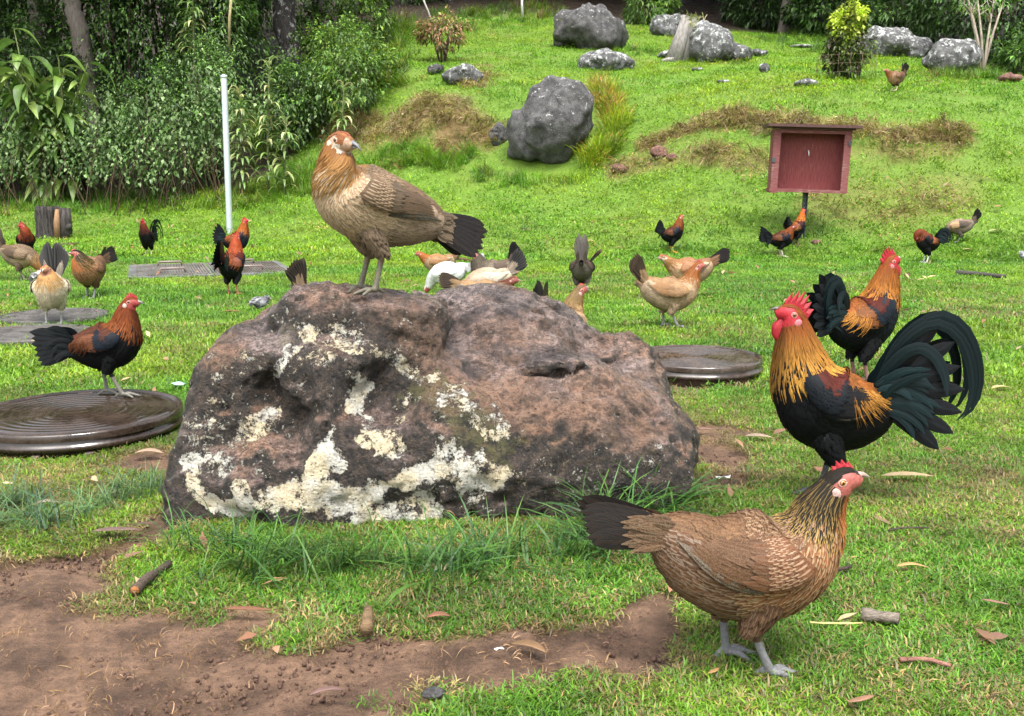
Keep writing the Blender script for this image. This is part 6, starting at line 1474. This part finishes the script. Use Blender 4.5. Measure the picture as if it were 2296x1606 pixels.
# chicks
m_down = colmat('grey_down', .9, .1, 160, .4, .6, .003)
def chick(label, vx, vy, hd, L, cols, seed):
    g = hit(vx, vy); o = thing('chick', label, 'chick', g, R(hd), 'grey chicks'); r = np.random.default_rng(seed); m = MB()
    for c, rr in (((0, 0, .48), (.42, .30, .28)), ((-.28, 0, .50), (.26, .18, .15)), ((.34, 0, .66), (.19, .17, .18)), ((.22, 0, .56), (.22, .2, .2))):
        V, F = uvsphere(c, rr, 18, 12); V = V + .02 * r.normal(size=V.shape); t = sst(-.2, .3, vnoise(V * 6 + seed, 1))[:, None]; m.put(V * L, F, np.asarray(cols[0]) * (1 - t) + np.asarray(cols[1]) * t)
    for s_ in (-1, 1):
        m.tube([np.array((.02, s_ * .14, .35)) * L, np.array((.04, s_ * .14, .02)) * L, np.array((.2, s_ * .15, .0)) * L], np.array([.05, .03, .02]) * L, 6, (.25, .2, .17))
    add('body', m.build('body', m_down), o)
    b_ = MB(); b_.tube([np.array((.50, 0, .66)) * L, np.array((.64, 0, .62)) * L], np.array([.05, .008]) * L, 7, (.22, .18, .14)); add('beak', b_.build('beak', m_horn), o)
    for s_ in (-1, 1):
        e = MB(); V, F = uvsphere(np.array((.42, s_ * .150, .70)) * L, .024 * L, 8, 6); e.put(V, F, (.004, .004, .004)); add('eye', e.build('eye', m_eye), o)
    fb = FB()
    for i in range(120):
        d = r.normal(size=3); d /= np.linalg.norm(d); p = np.array((-.05, 0, .48)) + d * np.array((.42, .30, .28)); q_ = d * .3 + np.array((-1, 0, -.25)); q_ /= np.linalg.norm(q_)
        quill(fb, np.array([p, p + q_ * .1 + d * .02, p + q_ * .2 + d * .01]) * L, .09 * L, d, np.asarray(cols[r.integers(2)]) * r.uniform(.7, 1.3), cols[1], prof=[.6, 1, .2], ws=.3)
    kind(add('plumage', fb.build('plumage', m_feather), o), 'stuff')
chick('grey chick resting on the grass left of the big boulder', 585, 697, 20, .12, ((.10, .10, .11), (.24, .24, .25)), 1)
chick('round pale grey chick seen from behind, beyond the boulder crest', 1080, 590, 80, .11, ((.26, .26, .27), (.40, .40, .40)), 2)
chick('grey and white chick cut off by the right edge of the picture', 2296, 588, 200, .14, ((.20, .21, .22), (.42, .42, .43)), 3)

# ------------------------------------------------------------------ sticks, leaves and litter
m_stick = colmat('stick_bark', .8, .2, 30, .45, .7, .006, (1, 8, 8))
def stick(label, p0, p1, r0, col, bend=.06, name='stick', end=None, lift=.5, jitter=.15, r1=None, fork=False):
    a = hit(*p0); b_ = hit(*p1); o = thing(name, label, 'stick', a); d = b_ - a; L = np.linalg.norm(d); n = np.array([-d[1], d[0], 0]) / (L + 1e-9)
    t = np.linspace(0, 1, 7); P = d * t[:, None] + n * (bend * L * np.sin(np.pi * t))[:, None] + rng.normal(0, .08 * jitter * L, (7, 3)) * np.array([1, 1, .15]); P[:, 2] = np.array([terrain(*(a + p)[:2]) for p in P]) - a[2] + r0 * lift + .012
    m = MB(); V, F = tube(P, np.linspace(r0, r1 if r1 else r0 * .75, 7) * (1 + jitter * rng.normal(size=7)).clip(.7, 1.3), 9); c = np.tile(col, (len(V), 1)) * (1 + .3 * vnoise(V * 60, 2))[:, None]; m.put(V, F, c)
    add('bark', m.build('bark', m_stick), o)
    if end is not None:
        e = MB(); T = P[0] - P[1]; T /= np.linalg.norm(T); V, F = tube([P[0] - T * .004, P[0] + T * .003], r0 * .8, 9); e.put(V, F, end); add('broken_end', e.build('broken_end', m_stick), o)
    if fork:
        f = MB(); f.tube([P[3], P[3] + (P[5] - P[3]) * .6 + n * L * .16, P[3] + (P[6] - P[3]) * .7 + n * L * .3], [r0 * .6, r0 * .5, r0 * .3], 7, col); add('twig', f.build('twig', m_stick), o)
    return o
stick('mossy brown stick with an orange broken end, in the grass left of the boulder', (305, 1345), (382, 1283), .0115, (.06, .045, .034), end=(.22, .085, .03), r1=.009)
stick('short upright tan stub of wood at the edge of the soil, bottom centre', (823, 1432), (826, 1390), .013, (.13, .085, .045), bend=0, jitter=.02)
stick('short thick stick with a pale top, lying right of the nearest hen', (1932, 1398), (2014, 1412), .0135, (.15, .125, .10), bend=.0)
stick('long dark stick lying on the lawn at the right edge', (2146, 618), (2252, 627), .022, (.05, .045, .042), bend=.05)
stick('dark curved twig behind the nearest hen breast', (1795, 1290), (1905, 1287), .006, (.045, .032, .025), bend=-.2, fork=True)
stick('dark short branch lying on the lawn right of the stump', (136, 553), (176, 551), .022, (.07, .045, .03))
stick('thin dark stick behind the cream hen group, by the left flush lids', (405, 574), (440, 571), .014, (.06, .04, .03))
stick('reddish strip of bark on the grass at lower right', (2015, 1497), (2130, 1512), .0045, (.19, .095, .07), bend=.15)
stick('dark thin stick on the lawn between the small buff hen and the round chick', (1030, 585), (1065, 592), .014, (.10, .055, .03))
stick('pale grass stem lying beside the thick stick at right', (1815, 1412), (1935, 1414), .0025, (.45, .42, .16), bend=.01)
stick('thin bent dark twig in the lower right lawn', (1990, 1142 + 60), (2080, 1196), .003, (.05, .04, .03), bend=.1)
m_dead = leafmat('dead_leaf', .6, .15, var=.25, spec=.3)
DL = [(.30, .17, .10), (.22, .11, .065), (.36, .26, .15), (.16, .09, .06), (.28, .20, .10)]
def dleaf(label, vx, vy, wpx, ang, col, asp=.22, curl=.25, name='fallen_leaf', cat='leaf', group='fallen leaves', arch=.35):
    g = hit(vx, vy); L = wpx * g[1] / FPX * 1.02; n = 9; t = np.linspace(0, 1, n); w = np.sin(np.pi * t ** .8) ** .8 * L * asp / 2 + .0004; V = []; C = []
    for i in range(n):
        x = (t[i] - .5) * L; y = .10 * L * math.sin(math.pi * t[i]) * (1 if int(vx) % 2 else -1); z = arch * .14 * L * math.sin(math.pi * t[i]) + .016
        for k in (-1, 0, 1): V.append((x, y + k * w[i], z + curl * w[i] * abs(k) * 1.2)); C.append(np.array(col) * (.85 if k == 0 else 1) * rng.uniform(.85, 1.15))
    i = (np.arange(n - 1)[:, None] * 3 + np.arange(2)).ravel(); F = np.stack([i, i + 1, i + 4, i + 3], 1)
    o = add(name, mesh(name, np.array(V), F, m_dead, {'col': np.array(C)}), loc=g, rot=(0, 0, ang)); sm = o.modifiers.new('thickness', 'SOLIDIFY'); sm.thickness = .0012
    return tag(o, label, cat, group)
for a in (('long curled pale leaf on the lawn right of the nearest hen head', 2032, 1080, 120, 0, (.40, .30, .17), .22), ('long grey-brown dead leaf on the bare soil left of the boulder', 262, 1205, 110, .12, (.17, .11, .09), .2), ('wide brown dead leaf lying on the soil at bottom centre', 1185, 1475, 100, -.5, (.17, .10, .05), .3),
          ('reddish curled leaf at the edge of the soil below the boulder', 556, 1386, 110, -.05, (.22, .10, .055), .16), ('brown leaf scrap beside the tan stub of wood', 985, 1402, 55, .1, (.22, .10, .06), .4), ('pale pink-brown leaf at the bottom edge of the picture', 735, 1580, 85, .3, (.22, .13, .11), .2),
          ('pale dry leaf on the soil right of the boulder', 1700, 992, 60, -.2, (.36, .26, .19), .4), ('flat brown leaf by the bare patch right of the boulder', 1570, 975, 70, .1, (.25, .15, .11), .2), ('orange-brown leaf on the lawn between the chick and the ribbed cover', 520, 705, 42, 0, (.34, .17, .07), .3), ('pale leaf on the bank at the right edge', 2232, 522, 34, .2, (.42, .38, .2), .4),
          ('yellowish leaf right of the rooster tails', 2245, 880, 50, .1, (.40, .32, .14), .3), ('straw-coloured leaf under the long curled pale one', 2045, 1290, 70, -.1, (.38, .24, .10), .2), ('thin reddish strip of leaf at the right edge of the lawn', 2230, 1368, 60, -.5, (.30, .16, .12), .15), ('twisted brown leaf at the bottom right corner', 1930, 1590, 80, .4, (.24, .13, .08), .2),
          ('narrow brown leaf near the foot of the nearest hen', 1600, 1525, 40, .7, (.36, .2, .08), .25), ('dark leaf at the left edge of the pale leaf below the boulder', 330, 1190, 60, .05, (.11, .07, .05), .15), ('pale leaf in the thin grass at far left', 105, 1145, 60, .2, (.30, .22, .17), .3), ('tan flake on the grass in front of the left raised lid', 335, 1030, 70, 0, (.34, .24, .16), .35),
          ('pinkish leaf on the lawn beyond the tail of the perched hen', 1178, 520, 26, -.3, (.22, .15, .14), .5), ('pale leaf on the slope above the yellow-legged cockerel', 1357, 523, 22, 0, (.42, .34, .18), .4), ('orange leaf at the foot of the slope, left of the notice box', 1390, 562, 24, .1, (.40, .28, .12), .4), ('dry leaf beside the notice box cockerels', 1965, 566, 22, 0, (.40, .30, .16), .4),
          ('brown leaf on the lawn in front of the black slim rooster', 530, 562, 20, 0, (.20, .10, .06), .5), ('tan leaf far right below the preening rooster', 2170, 566, 26, .3, (.42, .33, .17), .4)):
    dleaf(*a)
# small pale leaves scattered over the lawn and the slope, too many to tell apart
lf = []
for i in range(4):
    V = np.array([(-.5, 0, .05), (-.1, -.16, .12), (.15, -.14, .10), (.5, .02, .02), (.12, .15, .12), (-.12, .15, .1)]) * (1 + .15 * rng.normal(size=(6, 1))); lf.append(mesh('litter_leaf', V, [np.array([[0, 1, 5]]), np.array([[1, 2, 4, 5]]), np.array([[2, 3, 4]])], m_grass, {'col': np.tile(DL[i], (6, 1))}))
X, Y = field(520, 1.6, 17, 1.0); k = ~blocked(X, Y) & ~((Y > 12) & (sdpoly(proj(np.stack([X, Y, terrain(X, Y)], 1)), WOODPOLY) < 5)); X, Y = X[k], Y[k]
scatter('leaf_litter', lf, np.stack([X, Y, terrain(X, Y) + .012 + .004 * Y * (Y > 3)], 1), np.stack([rng.normal(0, .3, len(X)), rng.normal(0, .3, len(X)), rng.uniform(0, 6.28, len(X))], 1), rng.uniform(.02, .055, len(X)) * (1 + .08 * Y), np.ones((len(X), 3)) * rng.uniform(.5, 1.7, (len(X), 1)))
# scraps
def scrap(label, vx, vy, w, col, seed, cat='scrap', name='scrap'):
    g = hit(vx, vy); s = w * g[1] / FPX; r = np.random.default_rng(seed); n = 5; V = []; 
    for i in range(n):
        for j in range(4): V.append(((i / (n - 1) - .5) * s + r.normal(0, s * .05), (j / 3 - .5) * s * .45 + r.normal(0, s * .05), .02 + abs(r.normal(0, s * .12))))
    i = (np.arange(n - 1)[:, None] * 4 + np.arange(3)).ravel(); o = add(name, mesh(name, np.array(V), np.stack([i, i + 1, i + 5, i + 4], 1), m_dead, {'col': np.tile(col, (len(V), 1))}), loc=g, rot=(0, 0, r.uniform(-.4, .4))); o.modifiers.new('thickness', 'SOLIDIFY').thickness = .001
    return tag(o, label, cat)
scrap('small pale blue plastic scrap in the grass by the raised brown lid', 402, 873, 34, (.35, .55, .62), 1)
scrap('small white scrap on the ground right of the boulder', 1622, 1090, 32, (.6, .58, .56), 2)
scrap('tiny white chip on the bare soil at bottom centre', 1120, 1482, 22, (.62, .60, .56), 3)
V, F = uvsphere((0, 0, .012), (.022, .013, .009), 10, 7); tag(add('pebble', mesh('pebble', V * (1 + .2 * vnoise(V * 60, 1))[:, None], F, m_grey), loc=hit(970, 1572)), 'dark lump of stone pressed into the soil at the bottom edge', 'stone')
sow_lawns()
